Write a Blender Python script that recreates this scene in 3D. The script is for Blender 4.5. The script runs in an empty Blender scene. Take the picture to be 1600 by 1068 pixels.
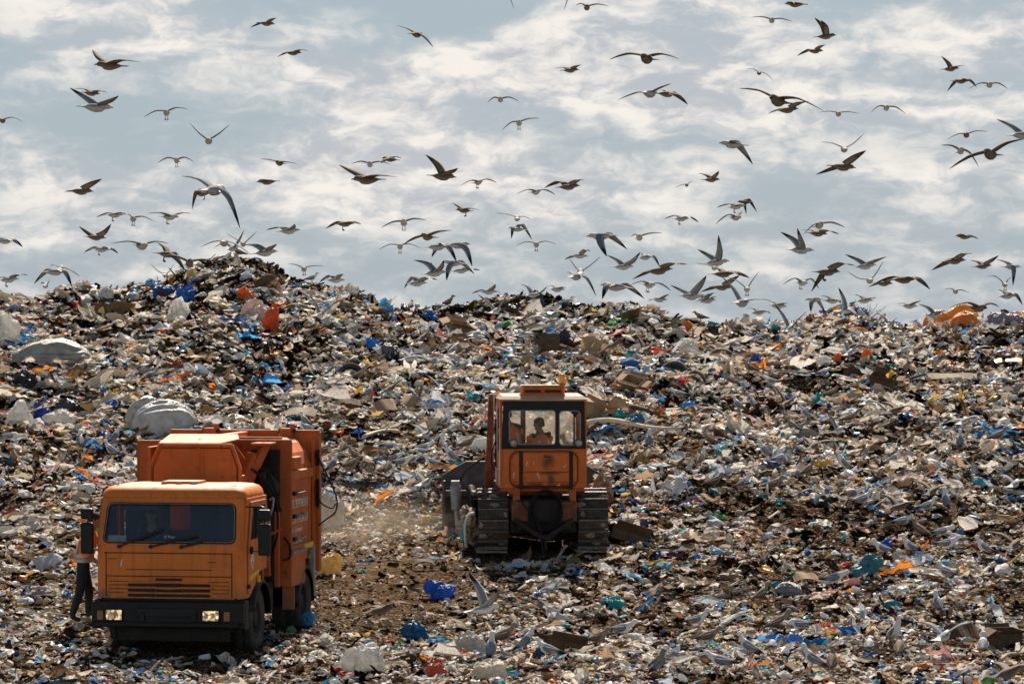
import bpy, bmesh, math, random
import numpy as np
from mathutils import Vector, Matrix, noise as mnoise
R = math.radians
scene = bpy.context.scene
COL = scene.collection

# ------------------------------------------------------------------ camera
CAMZ = 5.3
FPX = 5333.3            # focal length in pixels of the 1600 px wide photograph (120 mm lens)
HOR = 508.0             # row of the horizon
cam_d = bpy.data.cameras.new("camera")
cam_d.lens = 120.0
cam_d.sensor_width = 36.0
cam_d.shift_y = -(534.0 - HOR) / 1600.0
cam_d.clip_start = 0.5
cam_d.clip_end = 20000.0
cam = bpy.data.objects.new("camera", cam_d)
cam.location = (0, 0, CAMZ)
cam.rotation_euler = (R(90), 0, 0)
COL.objects.link(cam)
scene.camera = cam

# ------------------------------------------------------------------ light, exposure
SUN_EL, SUN_AZ = 47.0, 4.0       # degrees; azimuth measured from straight ahead (+Y) to the right
scene.view_settings.view_transform = 'Standard'
scene.view_settings.look = 'None'
scene.view_settings.gamma = 1.0
scene.cycles.filter_width = 1.6
scene.view_settings.exposure = 1.02
sun_d = bpy.data.lights.new("sun", 'SUN')
sun_d.energy = 5.0
sun_d.angle = R(0.6)
sun_d.color = (1.0, 0.87, 0.74)
sun = bpy.data.objects.new("sun", sun_d)
_sd = Vector((math.sin(R(SUN_AZ)) * math.cos(R(SUN_EL)), math.cos(R(SUN_AZ)) * math.cos(R(SUN_EL)), math.sin(R(SUN_EL))))
sun.rotation_euler = _sd.to_track_quat('Z', 'Y').to_euler()
sun.location = (0, 60, 60)
COL.objects.link(sun)

# ------------------------------------------------------------------ world: Nishita sky with broken cloud
world = bpy.data.worlds.new("World")
scene.world = world
world.use_nodes = True
wn, wl = world.node_tree.nodes, world.node_tree.links
wn.clear()
def nd(tree, kind, **kw):
    n = tree.nodes.new(kind)
    for k, v in kw.items():
        if k.startswith('i_'):
            n.inputs[int(k[2:])].default_value = v
        else:
            setattr(n, k, v)
    return n
def wmath(op, a, b=None, c=None, clamp=False):
    n = nd(world.node_tree, 'ShaderNodeMath', operation=op, use_clamp=clamp)
    for i, v in enumerate((a, b, c)):
        if v is None: continue
        if isinstance(v, (int, float)): n.inputs[i].default_value = v
        else: wl.new(v, n.inputs[i])
    return n.outputs[0]
def wvec(op, a, b):
    n = nd(world.node_tree, 'ShaderNodeVectorMath', operation=op)
    for i, v in enumerate((a, b)):
        if v is None: continue
        if isinstance(v, tuple): n.inputs[i].default_value = v
        else: wl.new(v, n.inputs[i])
    return n
sky = nd(world.node_tree, 'ShaderNodeTexSky', sky_type='NISHITA', sun_disc=False)
sky.sun_elevation = R(SUN_EL)
sky.sun_rotation = R(SUN_AZ)
sky.air_density = 1.2
sky.dust_density = 1.2
tc = nd(world.node_tree, 'ShaderNodeTexCoord')
sep = nd(world.node_tree, 'ShaderNodeSeparateXYZ')
wl.new(tc.outputs['Generated'], sep.inputs[0])
yy = wmath('MAXIMUM', wmath('ABSOLUTE', sep.outputs[1]), 0.06)
uu = wmath('DIVIDE', sep.outputs[0], yy)
vv = wmath('DIVIDE', sep.outputs[2], yy)
comb = nd(world.node_tree, 'ShaderNodeCombineXYZ')
wl.new(uu, comb.inputs[0]); wl.new(vv, comb.inputs[1])
P0 = comb.outputs[0]
def wnoise(vec, sx, sy, scale, detail, rough, dist=0.0):
    m = wvec('MULTIPLY', vec, (sx, sy, 1.0))
    n = nd(world.node_tree, 'ShaderNodeTexNoise')
    n.inputs['Scale'].default_value = scale
    n.inputs['Detail'].default_value = detail
    n.inputs['Roughness'].default_value = rough
    n.inputs['Distortion'].default_value = dist
    wl.new(m.outputs[0], n.inputs['Vector'])
    return n
warp = wnoise(P0, 1.0, 1.9, 34.0, 4.0, 0.55)
w2 = wvec('SUBTRACT', warp.outputs['Color'], (0.5, 0.5, 0.5))
w3 = wvec('MULTIPLY', w2.outputs[0], (0.022, 0.012, 0.0))
P1 = wvec('ADD', P0, w3.outputs[0]).outputs[0]
CLOUDS = [ # azimuth / elevation of the cloud banks (as tangents), half sizes, weight
 (-.130,.086,.036,.016,.85),(-.088,.086,.034,.015,.75),(-.046,.068,.022,.024,.7),(-.018,.062,.052,.024,.95),
 (.020,.084,.042,.016,.95),(.042,.066,.026,.014,.8),(.068,.084,.028,.018,.8),(.082,.064,.036,.013,.9),
 (.130,.072,.036,.018,.9),(.145,.090,.034,.012,.7),(-.072,.043,.074,.0095,.9),(-.134,.047,.018,.009,.7),(-.016,.041,.046,.011,.9),
 (.026,.037,.028,.008,.75),(.068,.045,.036,.007,.75),(.132,.043,.034,.008,.85),(.131,.029,.015,.0035,.7),
 (-.122,.030,.034,.006,.8),(-.052,.031,.030,.005,.6),(.015,.025,.045,.0035,.55),(-.055,.021,.05,.003,.4),(-.105,.017,.03,.0025,.35),(.075,.024,.03,.003,.4),(.06,.015,.03,.002,.35),(.13,.020,.02,.002,.4),(-.02,.014,.03,.002,.3),(-.13,.024,.02,.004,.4),(-.04,.052,.03,.008,.5),(.11,.06,.03,.007,.5),(-.145,.064,.022,.007,.6),
 (-.030,.092,.046,.010,-1.1),(-.122,.064,.032,.007,-.9),(-.108,.053,.036,.0055,-.8),(-.150,.078,.014,.012,-.8),(.018,.054,.030,.006,-.5),(-.072,.062,.020,.010,-.4),(.100,.055,.040,.006,-.5),(.112,.070,.022,.008,-.4)]
acc = None
for (cx, cz, rx, rz, w) in CLOUDS:
    d = wvec('SUBTRACT', P1, (cx, cz, 0.0))
    s = wvec('MULTIPLY', d.outputs[0], (1.0 / rx, 1.0 / rz, 0.0))
    ln = wvec('LENGTH', s.outputs[0], None)
    mr = nd(world.node_tree, 'ShaderNodeMapRange', interpolation_type='SMOOTHSTEP')
    wl.new(ln.outputs['Value'], mr.inputs['Value'])
    mr.inputs['From Min'].default_value = 0.1; mr.inputs['From Max'].default_value = 1.6
    mr.inputs['To Min'].default_value = w; mr.inputs['To Max'].default_value = 0.0
    acc = mr.outputs[0] if acc is None else wmath('ADD', acc, mr.outputs[0])
n1 = wnoise(P1, 1.0, 3.0, 30.0, 9.0, 0.52, 0.1)
n2 = wnoise(P1, 1.0, 1.9, 130.0, 7.0, 0.6, 0.2)
# high above the view, the cloud comes from the noise alone
high = nd(world.node_tree, 'ShaderNodeMapRange')
wl.new(sep.outputs[2], high.inputs['Value'])
high.inputs['From Min'].default_value = 0.10; high.inputs['From Max'].default_value = 0.22
hi = wmath('MULTIPLY', high.outputs[0], 0.20)
body = wmath('ADD', wmath('MULTIPLY', acc, 0.43), wmath('MULTIPLY', wmath('SUBTRACT', n1.outputs['Fac'], 0.47), 1.75))
body = wmath('ADD', body, wmath('MULTIPLY', wmath('SUBTRACT', n2.outputs['Fac'], 0.5), 0.38))
body = wmath('ADD', body, hi)
cm = nd(world.node_tree, 'ShaderNodeMapRange', interpolation_type='SMOOTHSTEP')
wl.new(body, cm.inputs['Value'])
cm.inputs['From Min'].default_value = -0.24; cm.inputs['From Max'].default_value = 0.76
# grey undersides inside the banks
gr = nd(world.node_tree, 'ShaderNodeMapRange', interpolation_type='SMOOTHSTEP')
wl.new(wmath('ADD', n1.outputs['Fac'], wmath('MULTIPLY', n2.outputs['Fac'], 0.5)), gr.inputs['Value'])
gr.inputs['From Min'].default_value = 0.62; gr.inputs['From Max'].default_value = 0.90
cc = nd(world.node_tree, 'ShaderNodeMix', data_type='RGBA')
wl.new(gr.outputs[0], cc.inputs['Factor'])
cc.inputs['A'].default_value = (2.6, 2.72, 2.9, 1); cc.inputs['B'].default_value = (4.6, 4.35, 4.05, 1)
# veil: thin haze over the clear parts
veil = nd(world.node_tree, 'ShaderNodeMix', data_type='RGBA')
veil.inputs['Factor'].default_value = 0.8
wl.new(sky.outputs[0], veil.inputs['A'])
veil.inputs['B'].default_value = (1.68, 2.10, 2.44, 1)
front = nd(world.node_tree, 'ShaderNodeMapRange', interpolation_type='SMOOTHSTEP')
wl.new(sep.outputs[1], front.inputs['Value'])
front.inputs['From Min'].default_value = -0.2; front.inputs['From Max'].default_value = 0.75
wl.new(wmath('MULTIPLY', front.outputs[0], 0.95), veil.inputs['Factor'])
fin = nd(world.node_tree, 'ShaderNodeMix', data_type='RGBA')
wl.new(wmath('MULTIPLY', cm.outputs[0], wmath('ADD', wmath('MULTIPLY', front.outputs[0], 0.9), 0.08)), fin.inputs['Factor'])
wl.new(veil.outputs['Result'], fin.inputs['A']); wl.new(cc.outputs['Result'], fin.inputs['B'])
bg = nd(world.node_tree, 'ShaderNodeBackground')
bg.inputs['Strength'].default_value = 0.1
# unseen sky overhead and behind us, dimmed to cut the fill light
dk = nd(world.node_tree, 'ShaderNodeMapRange', interpolation_type='SMOOTHSTEP')
wl.new(sep.outputs[2], dk.inputs['Value'])
dk.inputs['From Min'].default_value = 0.12; dk.inputs['From Max'].default_value = 0.45
dk.inputs['To Min'].default_value = 1.0; dk.inputs['To Max'].default_value = 0.42
bk = nd(world.node_tree, 'ShaderNodeMapRange', interpolation_type='SMOOTHSTEP')
wl.new(sep.outputs[1], bk.inputs['Value'])
bk.inputs['From Min'].default_value = -0.6; bk.inputs['From Max'].default_value = 0.5
bk.inputs['To Min'].default_value = 0.95; bk.inputs['To Max'].default_value = 1.0
dim = wmath('MULTIPLY', dk.outputs[0], bk.outputs[0])
fd = wvec('SCALE', fin.outputs['Result'], None)
wl.new(dim, fd.inputs['Scale'])
wl.new(fd.outputs[0], bg.inputs['Color'])
wo = nd(world.node_tree, 'ShaderNodeOutputWorld')
wl.new(bg.outputs[0], wo.inputs[0])

# ------------------------------------------------------------------ object helpers
def tag(o, label=None, cat=None, group=None, kind=None):
    if label: o['label'] = label
    if cat: o['category'] = cat
    if group: o['group'] = group
    if kind: o['kind'] = kind
    return o
def empty(name, loc, rz=0.0, rx=0.0, ry=0.0):
    o = bpy.data.objects.new(name, None)
    o.location = loc; o.rotation_euler = (rx, ry, rz); o.empty_display_size = 0.3
    COL.objects.link(o)
    return o
def link_mesh(name, me, mats, parent=None, loc=None, smooth=None):
    o = bpy.data.objects.new(name, me)
    if not isinstance(mats, (list, tuple)): mats = [mats]
    if len(me.materials) == 0:
        for m in mats: me.materials.append(m)
    if parent is not None: o.parent = parent
    if loc is not None: o.location = loc
    COL.objects.link(o)
    return o

# ------------------------------------------------------------------ materials
def newmat(name):
    m = bpy.data.materials.new(name); m.use_nodes = True
    t = m.node_tree; t.nodes.clear()
    out = t.nodes.new('ShaderNodeOutputMaterial')
    return m, t, out
def noise_node(t, scale, detail=5, rough=0.6, vec=None, coord='Object'):
    n = t.nodes.new('ShaderNodeTexNoise')
    n.inputs['Scale'].default_value = scale; n.inputs['Detail'].default_value = detail; n.inputs['Roughness'].default_value = rough
    if vec is None:
        c = t.nodes.new('ShaderNodeTexCoord'); vec = c.outputs[coord]
    t.links.new(vec, n.inputs['Vector'])
    return n
def ramp(t, fac, stops):
    r = t.nodes.new('ShaderNodeValToRGB')
    cr = r.color_ramp
    while len(cr.elements) < len(stops): cr.elements.new(0.5)
    for e, (p, c) in zip(cr.elements, stops):
        e.position = p; e.color = (c[0], c[1], c[2], 1) if len(c) == 3 else c
    t.links.new(fac, r.inputs['Fac'])
    return r
def mixc(t, fac, a, b, mode='MIX'):
    n = t.nodes.new('ShaderNodeMix'); n.data_type = 'RGBA'; n.blend_type = mode
    for key, v in (('Factor', fac), ('A', a), ('B', b)):
        if isinstance(v, (int, float)): n.inputs[key].default_value = v
        elif isinstance(v, tuple): n.inputs[key].default_value = (v[0], v[1], v[2], 1)
        else: t.links.new(v, n.inputs[key])
    return n.outputs['Result']
def add_bump(t, bsdf, height, strength, dist=0.02):
    b = t.nodes.new('ShaderNodeBump'); b.inputs['Strength'].default_value = strength; b.inputs['Distance'].default_value = dist
    t.links.new(height, b.inputs['Height']); t.links.new(b.outputs[0], bsdf.inputs['Normal'])
def mat_simple(name, col, rough=0.6, metal=0.0, var=0.25, scale=6.0, bump=0.0, spec=0.5, dirt=None, dirt_amt=0.5):
    m, t, out = newmat(name)
    p = t.nodes.new('ShaderNodeBsdfPrincipled')
    n = noise_node(t, scale)
    lo = tuple(c * (1 - var) for c in col); hi_ = tuple(min(1, c * (1 + var)) for c in col)
    c = ramp(t, n.outputs['Fac'], [(0.3, lo), (0.7, hi_)]).outputs[0]
    if dirt:
        n2 = noise_node(t, scale * 0.45, 8, 0.7)
        f = ramp(t, n2.outputs['Fac'], [(0.45, (0, 0, 0)), (0.68, (dirt_amt,) * 3)]).outputs[0]
        c = mixc(t, f, c, dirt)
    t.links.new(c, p.inputs['Base Color'])
    p.inputs['Roughness'].default_value = rough; p.inputs['Metallic'].default_value = metal
    p.inputs['Specular IOR Level'].default_value = spec
    if bump: add_bump(t, p, n.outputs['Fac'], bump)
    t.links.new(p.outputs[0], out.inputs[0])
    return m
def mat_paint(name, col, rough=0.42, rust=0.5):
    m, t, out = newmat(name)
    p = t.nodes.new('ShaderNodeBsdfPrincipled')
    tcn = t.nodes.new('ShaderNodeTexCoord')
    big = noise_node(t, 1.1, 6, 0.6, tcn.outputs['Object'])
    c = ramp(t, big.outputs['Fac'], [(0.3, tuple(x * 0.80 for x in col)), (0.7, tuple(min(1, x * 1.12) for x in col))]).outputs[0]
    # vertical runs of grime
    mp = t.nodes.new('ShaderNodeMapping'); mp.inputs['Scale'].default_value = (9, 9, 0.7)
    t.links.new(tcn.outputs['Object'], mp.inputs['Vector'])
    st = noise_node(t, 1.0, 5, 0.65, mp.outputs[0])
    f = ramp(t, st.outputs['Fac'], [(0.50, (0, 0, 0)), (0.78, (0.65,) * 3)]).outputs[0]
    c = mixc(t, f, c, (0.09, 0.045, 0.02))
    sp = noise_node(t, 7.0, 9, 0.72, tcn.outputs['Object'])
    f2 = ramp(t, sp.outputs['Fac'], [(0.60, (0, 0, 0)), (0.70, (rust,) * 3)]).outputs[0]
    c = mixc(t, f2, c, (0.055, 0.028, 0.016))
    # mud thrown up from the ground, only low down and in splashes
    so = t.nodes.new('ShaderNodeSeparateXYZ'); t.links.new(tcn.outputs['Object'], so.inputs[0])
    mu = noise_node(t, 3.2, 9, 0.7, tcn.outputs['Object'])
    ad = t.nodes.new('ShaderNodeMath'); ad.operation = 'MULTIPLY_ADD'; t.links.new(so.outputs[2], ad.inputs[0]); ad.inputs[1].default_value = -0.42; t.links.new(mu.outputs['Fac'], ad.inputs[2])
    f3 = ramp(t, ad.outputs[0], [(0.02, (0, 0, 0)), (0.22, (0.75,) * 3)]).outputs[0]
    c = mixc(t, f3, c, (0.15, 0.10, 0.06))
    # pale dust on upward faces, strengthened to paint in the sun's glare
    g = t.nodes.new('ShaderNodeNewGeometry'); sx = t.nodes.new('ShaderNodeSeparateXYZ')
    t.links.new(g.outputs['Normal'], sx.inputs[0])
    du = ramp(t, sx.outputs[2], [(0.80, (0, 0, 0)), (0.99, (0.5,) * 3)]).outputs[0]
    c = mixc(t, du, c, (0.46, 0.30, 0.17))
    t.links.new(c, p.inputs['Base Color'])
    rr = ramp(t, sp.outputs['Fac'], [(0.3, (rough,) * 3), (0.75, (min(1, rough + 0.4),) * 3)]).outputs[0]
    t.links.new(rr, p.inputs['Roughness'])
    add_bump(t, p, big.outputs['Fac'], 0.25, 0.03)
    t.links.new(p.outputs[0], out.inputs[0])
    return m
def mat_glass(name, tint=(0.75, 0.8, 0.82), dust=0.12, gloss=0.12, trl=False):
    m, t, out = newmat(name)
    tr = t.nodes.new('ShaderNodeBsdfTransparent'); tr.inputs['Color'].default_value = (*tint, 1)
    gl = t.nodes.new('ShaderNodeBsdfGlossy'); gl.inputs['Roughness'].default_value = 0.04; gl.inputs['Color'].default_value = (0.8, 0.85, 0.9, 1)
    fr = t.nodes.new('ShaderNodeFresnel'); fr.inputs['IOR'].default_value = 1.5
    mx = t.nodes.new('ShaderNodeMixShader')
    t.links.new(fr.outputs[0], mx.inputs[0]); t.links.new(tr.outputs[0], mx.inputs[1]); t.links.new(gl.outputs[0], mx.inputs[2])
    df = t.nodes.new('ShaderNodeBsdfTranslucent' if trl else 'ShaderNodeBsdfDiffuse'); df.inputs['Color'].default_value = (0.62, 0.56, 0.46, 1) if trl else (0.35, 0.31, 0.26, 1)
    n = noise_node(t, 3.0, 7, 0.7)
    f = ramp(t, n.outputs['Fac'], [(0.35, (dust * 0.3,) * 3), (0.75, (dust * 1.8,) * 3)]).outputs[0]
    m2 = t.nodes.new('ShaderNodeMixShader')
    t.links.new(f, m2.inputs[0]); t.links.new(mx.outputs[0], m2.inputs[1]); t.links.new(df.outputs[0], m2.inputs[2])
    t.links.new(m2.outputs[0], out.inputs[0])
    return m
def mat_tint(name, trans=0.3, rough=0.5, spec=0.4, var=0.3, vscale=9.0, bump=0.0, dark=1.0):
    """colour from the mesh's own 'tint' attribute (each piece its own colour), some light let through"""
    m, t, out = newmat(name)
    p = t.nodes.new('ShaderNodeBsdfPrincipled')
    a = t.nodes.new('ShaderNodeAttribute'); a.attribute_name = 'tint'
    n = noise_node(t, vscale, 5, 0.65)
    v = ramp(t, n.outputs['Fac'], [(0.28, (1 - var,) * 3), (0.62, (1, 1, 1))]).outputs[0]
    c = mixc(t, 1.0, a.outputs['Color'], v, 'MULTIPLY')
    t.links.new(c, p.inputs['Base Color'])
    p.inputs['Roughness'].default_value = rough; p.inputs['Specular IOR Level'].default_value = spec
    if bump: add_bump(t, p, n.outputs['Fac'], bump, 0.03)
    sh = p.outputs[0]
    if trans:
        tl = t.nodes.new('ShaderNodeBsdfTranslucent'); t.links.new(c, tl.inputs['Color'])
        mx = t.nodes.new('ShaderNodeMixShader'); mx.inputs[0].default_value = trans
        t.links.new(sh, mx.inputs[1]); t.links.new(tl.outputs[0], mx.inputs[2]); sh = mx.outputs[0]
    t.links.new(sh, out.inputs[0])
    return m
M = {}
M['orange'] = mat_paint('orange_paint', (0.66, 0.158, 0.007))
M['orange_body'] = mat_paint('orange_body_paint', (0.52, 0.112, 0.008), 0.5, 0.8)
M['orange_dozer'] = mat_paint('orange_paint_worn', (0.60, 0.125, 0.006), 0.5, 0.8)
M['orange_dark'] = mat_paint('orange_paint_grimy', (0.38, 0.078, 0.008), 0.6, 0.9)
M['black'] = mat_simple('black_plastic', (0.008, 0.008, 0.009), 0.45, dirt=(0.03, 0.024, 0.018), dirt_amt=0.3, spec=0.25)
M['blackpaint'] = mat_simple('black_paint', (0.008, 0.008, 0.009), 0.42, dirt=(0.03, 0.022, 0.016), dirt_amt=0.35, spec=0.2)
M['grease'] = mat_simple('greasy_steel', (0.012, 0.010, 0.008), 0.6, 0.1, 0.5, 9, 0.3, dirt=(0.05, 0.032, 0.02), dirt_amt=0.35, spec=0.25)
M['rubber'] = mat_simple('tyre_rubber', (0.02, 0.019, 0.018), 0.85, dirt=(0.10, 0.08, 0.055), dirt_amt=0.5)
M['steel'] = mat_simple('worn_steel', (0.30, 0.28, 0.26), 0.42, 0.85, 0.3, 14, 0.2, dirt=(0.10, 0.06, 0.035), dirt_amt=0.6)
M['blade'] = mat_simple('dirty_blade_steel', (0.085, 0.07, 0.056), 0.6, 0.25, 0.45, 5, 0.3, dirt=(0.05, 0.035, 0.024), dirt_amt=0.8)
M['track'] = mat_simple('muddy_track_steel', (0.035, 0.024, 0.016), 0.8, 0.05, 0.5, 12, 0.5, dirt=(0.13, 0.10, 0.07), dirt_amt=0.6)
M['polished'] = mat_simple('polished_grouser_steel', (0.17, 0.165, 0.165), 0.5, 0.6, 0.3, 20, dirt=(0.08, 0.06, 0.045), dirt_amt=0.7)
M['grey'] = mat_simple('grey_metal', (0.28, 0.28, 0.27), 0.5, 0.4, dirt=(0.12, 0.09, 0.06))
M['roof'] = mat_simple('dusty_roof', (0.40, 0.265, 0.155), 0.7, dirt=(0.25, 0.17, 0.1))
M['pale'] = mat_simple('pale_paint', (0.62, 0.60, 0.56), 0.55, dirt=(0.2, 0.15, 0.1))
M['white'] = mat_simple('white_lettering', (0.72, 0.70, 0.66), 0.6, dirt=(0.35, 0.2, 0.1), dirt_amt=0.6)
M['yellow'] = mat_simple('yellow_stripe', (0.72, 0.40, 0.03), 0.5)
M['glass'] = mat_glass('dusty_glass', (0.80, 0.84, 0.86), 0.04)
M['glass_clear'] = mat_glass('cab_window_glass', (0.95, 0.96, 0.96), 0.06)
M['glass_dusty'] = mat_glass('dust_caked_glass', (0.9, 0.9, 0.88), 0.30, trl=True)
M['seam'] = mat_simple('dark_seam', (0.02, 0.014, 0.01), 0.8)
M['hose'] = mat_simple('hose_rubber', (0.012, 0.010, 0.009), 0.7, spec=0.2)
M['hose_grey'] = mat_simple('grey_hose', (0.22, 0.23, 0.25), 0.4)
M['interior'] = mat_simple('cab_interior', (0.06, 0.058, 0.056), 0.8)
M['amber'] = mat_simple('amber_lens', (0.90, 0.36, 0.01), 0.2, var=0.1)
M['skin'] = mat_simple('skin', (0.33, 0.17, 0.10), 0.55, var=0.1)
M['hair'] = mat_simple('dark_hair', (0.015, 0.011, 0.009), 0.7)
M['vest'] = mat_simple('hi_vis_orange', (0.95, 0.22, 0.02), 0.7, var=0.12)
M['reflect'] = mat_simple('reflective_band', (0.45, 0.46, 0.47), 0.35, 0.2)
M['navy'] = mat_simple('navy_cloth', (0.05, 0.056, 0.08), 0.85)
M['darkcloth'] = mat_simple('dark_cloth', (0.02, 0.018, 0.018), 0.9)
M['boot'] = mat_simple('boot', (0.012, 0.01, 0.009), 0.7)
def mat_lamp(name):
    m, t, out = newmat(name)
    p = t.nodes.new('ShaderNodeBsdfPrincipled')
    v = t.nodes.new('ShaderNodeTexVoronoi'); v.inputs['Scale'].default_value = 26
    c = t.nodes.new('ShaderNodeTexCoord'); t.links.new(c.outputs['Object'], v.inputs['Vector'])
    cr = ramp(t, v.outputs['Color'], [(0.2, (0.5, 0.32, 0.15)), (0.6, (0.85, 0.72, 0.5)), (0.9, (0.9, 0.88, 0.8))]).outputs[0]
    t.links.new(cr, p.inputs['Base Color']); p.inputs['Roughness'].default_value = 0.12; p.inputs['Metallic'].default_value = 0.35
    em = ramp(t, v.outputs['Color'], [(0.35, (0, 0, 0)), (0.8, (0.8, 0.55, 0.28))]).outputs[0]
    t.links.new(em, p.inputs['Emission Color']); p.inputs['Emission Strength'].default_value = 0.55
    t.links.new(p.outputs[0], out.inputs[0]); return m
M['lamp'] = mat_lamp('lit_headlamp')
M['litter'] = mat_tint('plastic_litter', 0.34, 0.6, 0.15, 0.35, 20, 0.3)
M['rag'] = mat_tint('rag_and_paper', 0.14, 0.95, 0.0, 0.4, 11, 0.4)
M['clod'] = mat_tint('soil_and_rot', 0.0, 1.0, 0.0, 0.5, 16, 0.6)
M['gull'] = mat_tint('gull_plumage', 0.10, 0.75, 0.15, 0.12, 30)

# ------------------------------------------------------------------ mesh builder
class MB:
    def __init__(s): s.v = []; s.f = []; s.fm = []; s.sm = []
    def add(s, vs, fs, mi=0, smooth=False):
        o = len(s.v); s.v += [tuple(v) for v in vs]
        for f in fs: s.f.append([o + i for i in f]); s.fm.append(mi); s.sm.append(smooth)
    def box(s, c, d, rot=None, mi=0, taper=None):
        hx, hy, hz = d[0] / 2, d[1] / 2, d[2] / 2
        vs = [Vector((x * hx, y * hy, z * hz)) for z in (-1, 1) for y in (-1, 1) for x in (-1, 1)]
        if taper:
            for v in vs:
                if v.z > 0: v.x *= taper[0]; v.y *= taper[1]
        if rot is not None: vs = [rot @ v for v in vs]
        vs = [v + Vector(c) for v in vs]
        s.add(vs, [(0, 2, 3, 1), (4, 5, 7, 6), (0, 1, 5, 4), (2, 6, 7, 3), (0, 4, 6, 2), (1, 3, 7, 5)], mi)
        return s
    def bar(s, a, b, w, h, mi=0):
        a, b = Vector(a), Vector(b); d = b - a
        q = d.to_track_quat('Z', 'Y').to_matrix()
        return s.box((a + b) / 2, (w, h, d.length), q, mi)
    def cyl(s, a, b, r0, r1=None, n=16, mi=0, cap=True):
        if r1 is None: r1 = r0
        a, b = Vector(a), Vector(b)
        q = (b - a).to_track_quat('Z', 'Y').to_matrix()
        vs = []
        for (c, r) in ((a, r0), (b, r1)):
            for i in range(n):
                t = 2 * math.pi * i / n
                vs.append(c + q @ Vector((r * math.cos(t), r * math.sin(t), 0)))
        s.add(vs, [(i, (i + 1) % n, n + (i + 1) % n, n + i) for i in range(n)], mi, True)
        if cap:
            s.add(vs[:n], [tuple(reversed(range(n)))], mi); s.add(vs[n:], [tuple(range(n))], mi)
        return s
    def tube(s, pts, r, n=8, mi=0, closed=False):
        pts = [Vector(p) for p in pts]; m = len(pts); vs = []
        up = Vector((0.3, 0.2, 1)).normalized()
        for i, p in enumerate(pts):
            a = pts[(i - 1) % m] if (closed or i > 0) else p
            b = pts[(i + 1) % m] if (closed or i < m - 1) else p
            t = (b - a).normalized(); x = t.cross(up)
            if x.length < 1e-3: x = t.cross(Vector((1, 0, 0)))
            x.normalize(); y = x.cross(t)
            rr = r[i] if isinstance(r, (list, tuple)) else r
            for k in range(n):
                an = 2 * math.pi * k / n
                vs.append(p + x * (rr * math.cos(an)) + y * (rr * math.sin(an)))
        fs = []
        for i in range(m if closed else m - 1):
            j = (i + 1) % m
            for k in range(n): fs.append((i * n + k, i * n + (k + 1) % n, j * n + (k + 1) % n, j * n + k))
        s.add(vs, fs, mi, True)
        if not closed:
            s.add(vs[:n], [tuple(reversed(range(n)))], mi); s.add(vs[-n:], [tuple(range(n))], mi)
        return s
    def lathe(s, prof, origin, axis, n=28, mi=0, closed=True):
        """prof: list of (radius, along)"""
        q = Vector(axis).to_track_quat('Z', 'Y').to_matrix(); o = Vector(origin); vs = []
        for (r, h) in prof:
            for i in range(n):
                t = 2 * math.pi * i / n
                vs.append(o + q @ Vector((r * math.cos(t), r * math.sin(t), h)))
        m = len(prof); fs = []
        for j in range(m - 1):
            for i in range(n): fs.append((j * n + i, j * n + (i + 1) % n, (j + 1) * n + (i + 1) % n, (j + 1) * n + i))
        s.add(vs, fs, mi, True); return s
    def loft(s, rings, mi=0, cap=True, closed=True, smooth=True):
        n = len(rings[0]); vs = [p for r in rings for p in r]; fs = []
        for j in range(len(rings) - 1):
            for i in range(n if closed else n - 1):
                fs.append((j * n + i, j * n + (i + 1) % n, (j + 1) * n + (i + 1) % n, (j + 1) * n + i))
        s.add(vs, fs, mi, smooth)
        if cap:
            s.add(rings[0], [tuple(reversed(range(n)))], mi); s.add(rings[-1], [tuple(range(n))], mi)
        return s
    def ball(s, c, r, n=12, m=8, mi=0):
        rx, ry, rz = (r, r, r) if isinstance(r, (int, float)) else r
        rings = []
        for j in range(m + 1):
            ph = math.pi * (j / m) - math.pi / 2
            k = max(0.02, math.cos(ph))
            rings.append([(c[0] + rx * k * math.cos(2 * math.pi * i / n), c[1] + ry * k * math.sin(2 * math.pi * i / n), c[2] + rz * math.sin(ph)) for i in range(n)])
        return s.loft(rings, mi)
    def plate(s, outer, holes, thick, mat, mi=0):
        """flat plate with holes: 2-D outlines, extruded, mapped by the 4x4 matrix"""
        cu = bpy.data.curves.new('tmp', 'CURVE'); cu.dimensions = '2D'; cu.fill_mode = 'BOTH'; cu.extrude = thick / 2
        for pl in [outer] + list(holes):
            sp = cu.splines.new('POLY'); sp.points.add(len(pl) - 1)
            for p, q in zip(sp.points, pl): p.co = (q[0], q[1], 0, 1)
            sp.use_cyclic_u = True
        ob = bpy.data.objects.new('tmp', cu)
        me = bpy.data.meshes.new_from_object(ob)
        vs = [mat @ v.co for v in me.vertices]; fs = [tuple(p.vertices) for p in me.polygons]
        s.add(vs, fs, mi)
        bpy.data.objects.remove(ob); bpy.data.curves.remove(cu); bpy.data.meshes.remove(me)
        return s
    def text(s, body, size, mat, depth=0.003, mi=0, align='CENTER'):
        cu = bpy.data.curves.new('tmp', 'FONT'); cu.body = body; cu.size = size; cu.extrude = depth; cu.align_x = align
        ob = bpy.data.objects.new('tmp', cu)
        me = bpy.data.meshes.new_from_object(ob)
        s.add([mat @ v.co for v in me.vertices], [tuple(p.vertices) for p in me.polygons], mi)
        bpy.data.objects.remove(ob); bpy.data.curves.remove(cu); bpy.data.meshes.remove(me)
        return s
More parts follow.
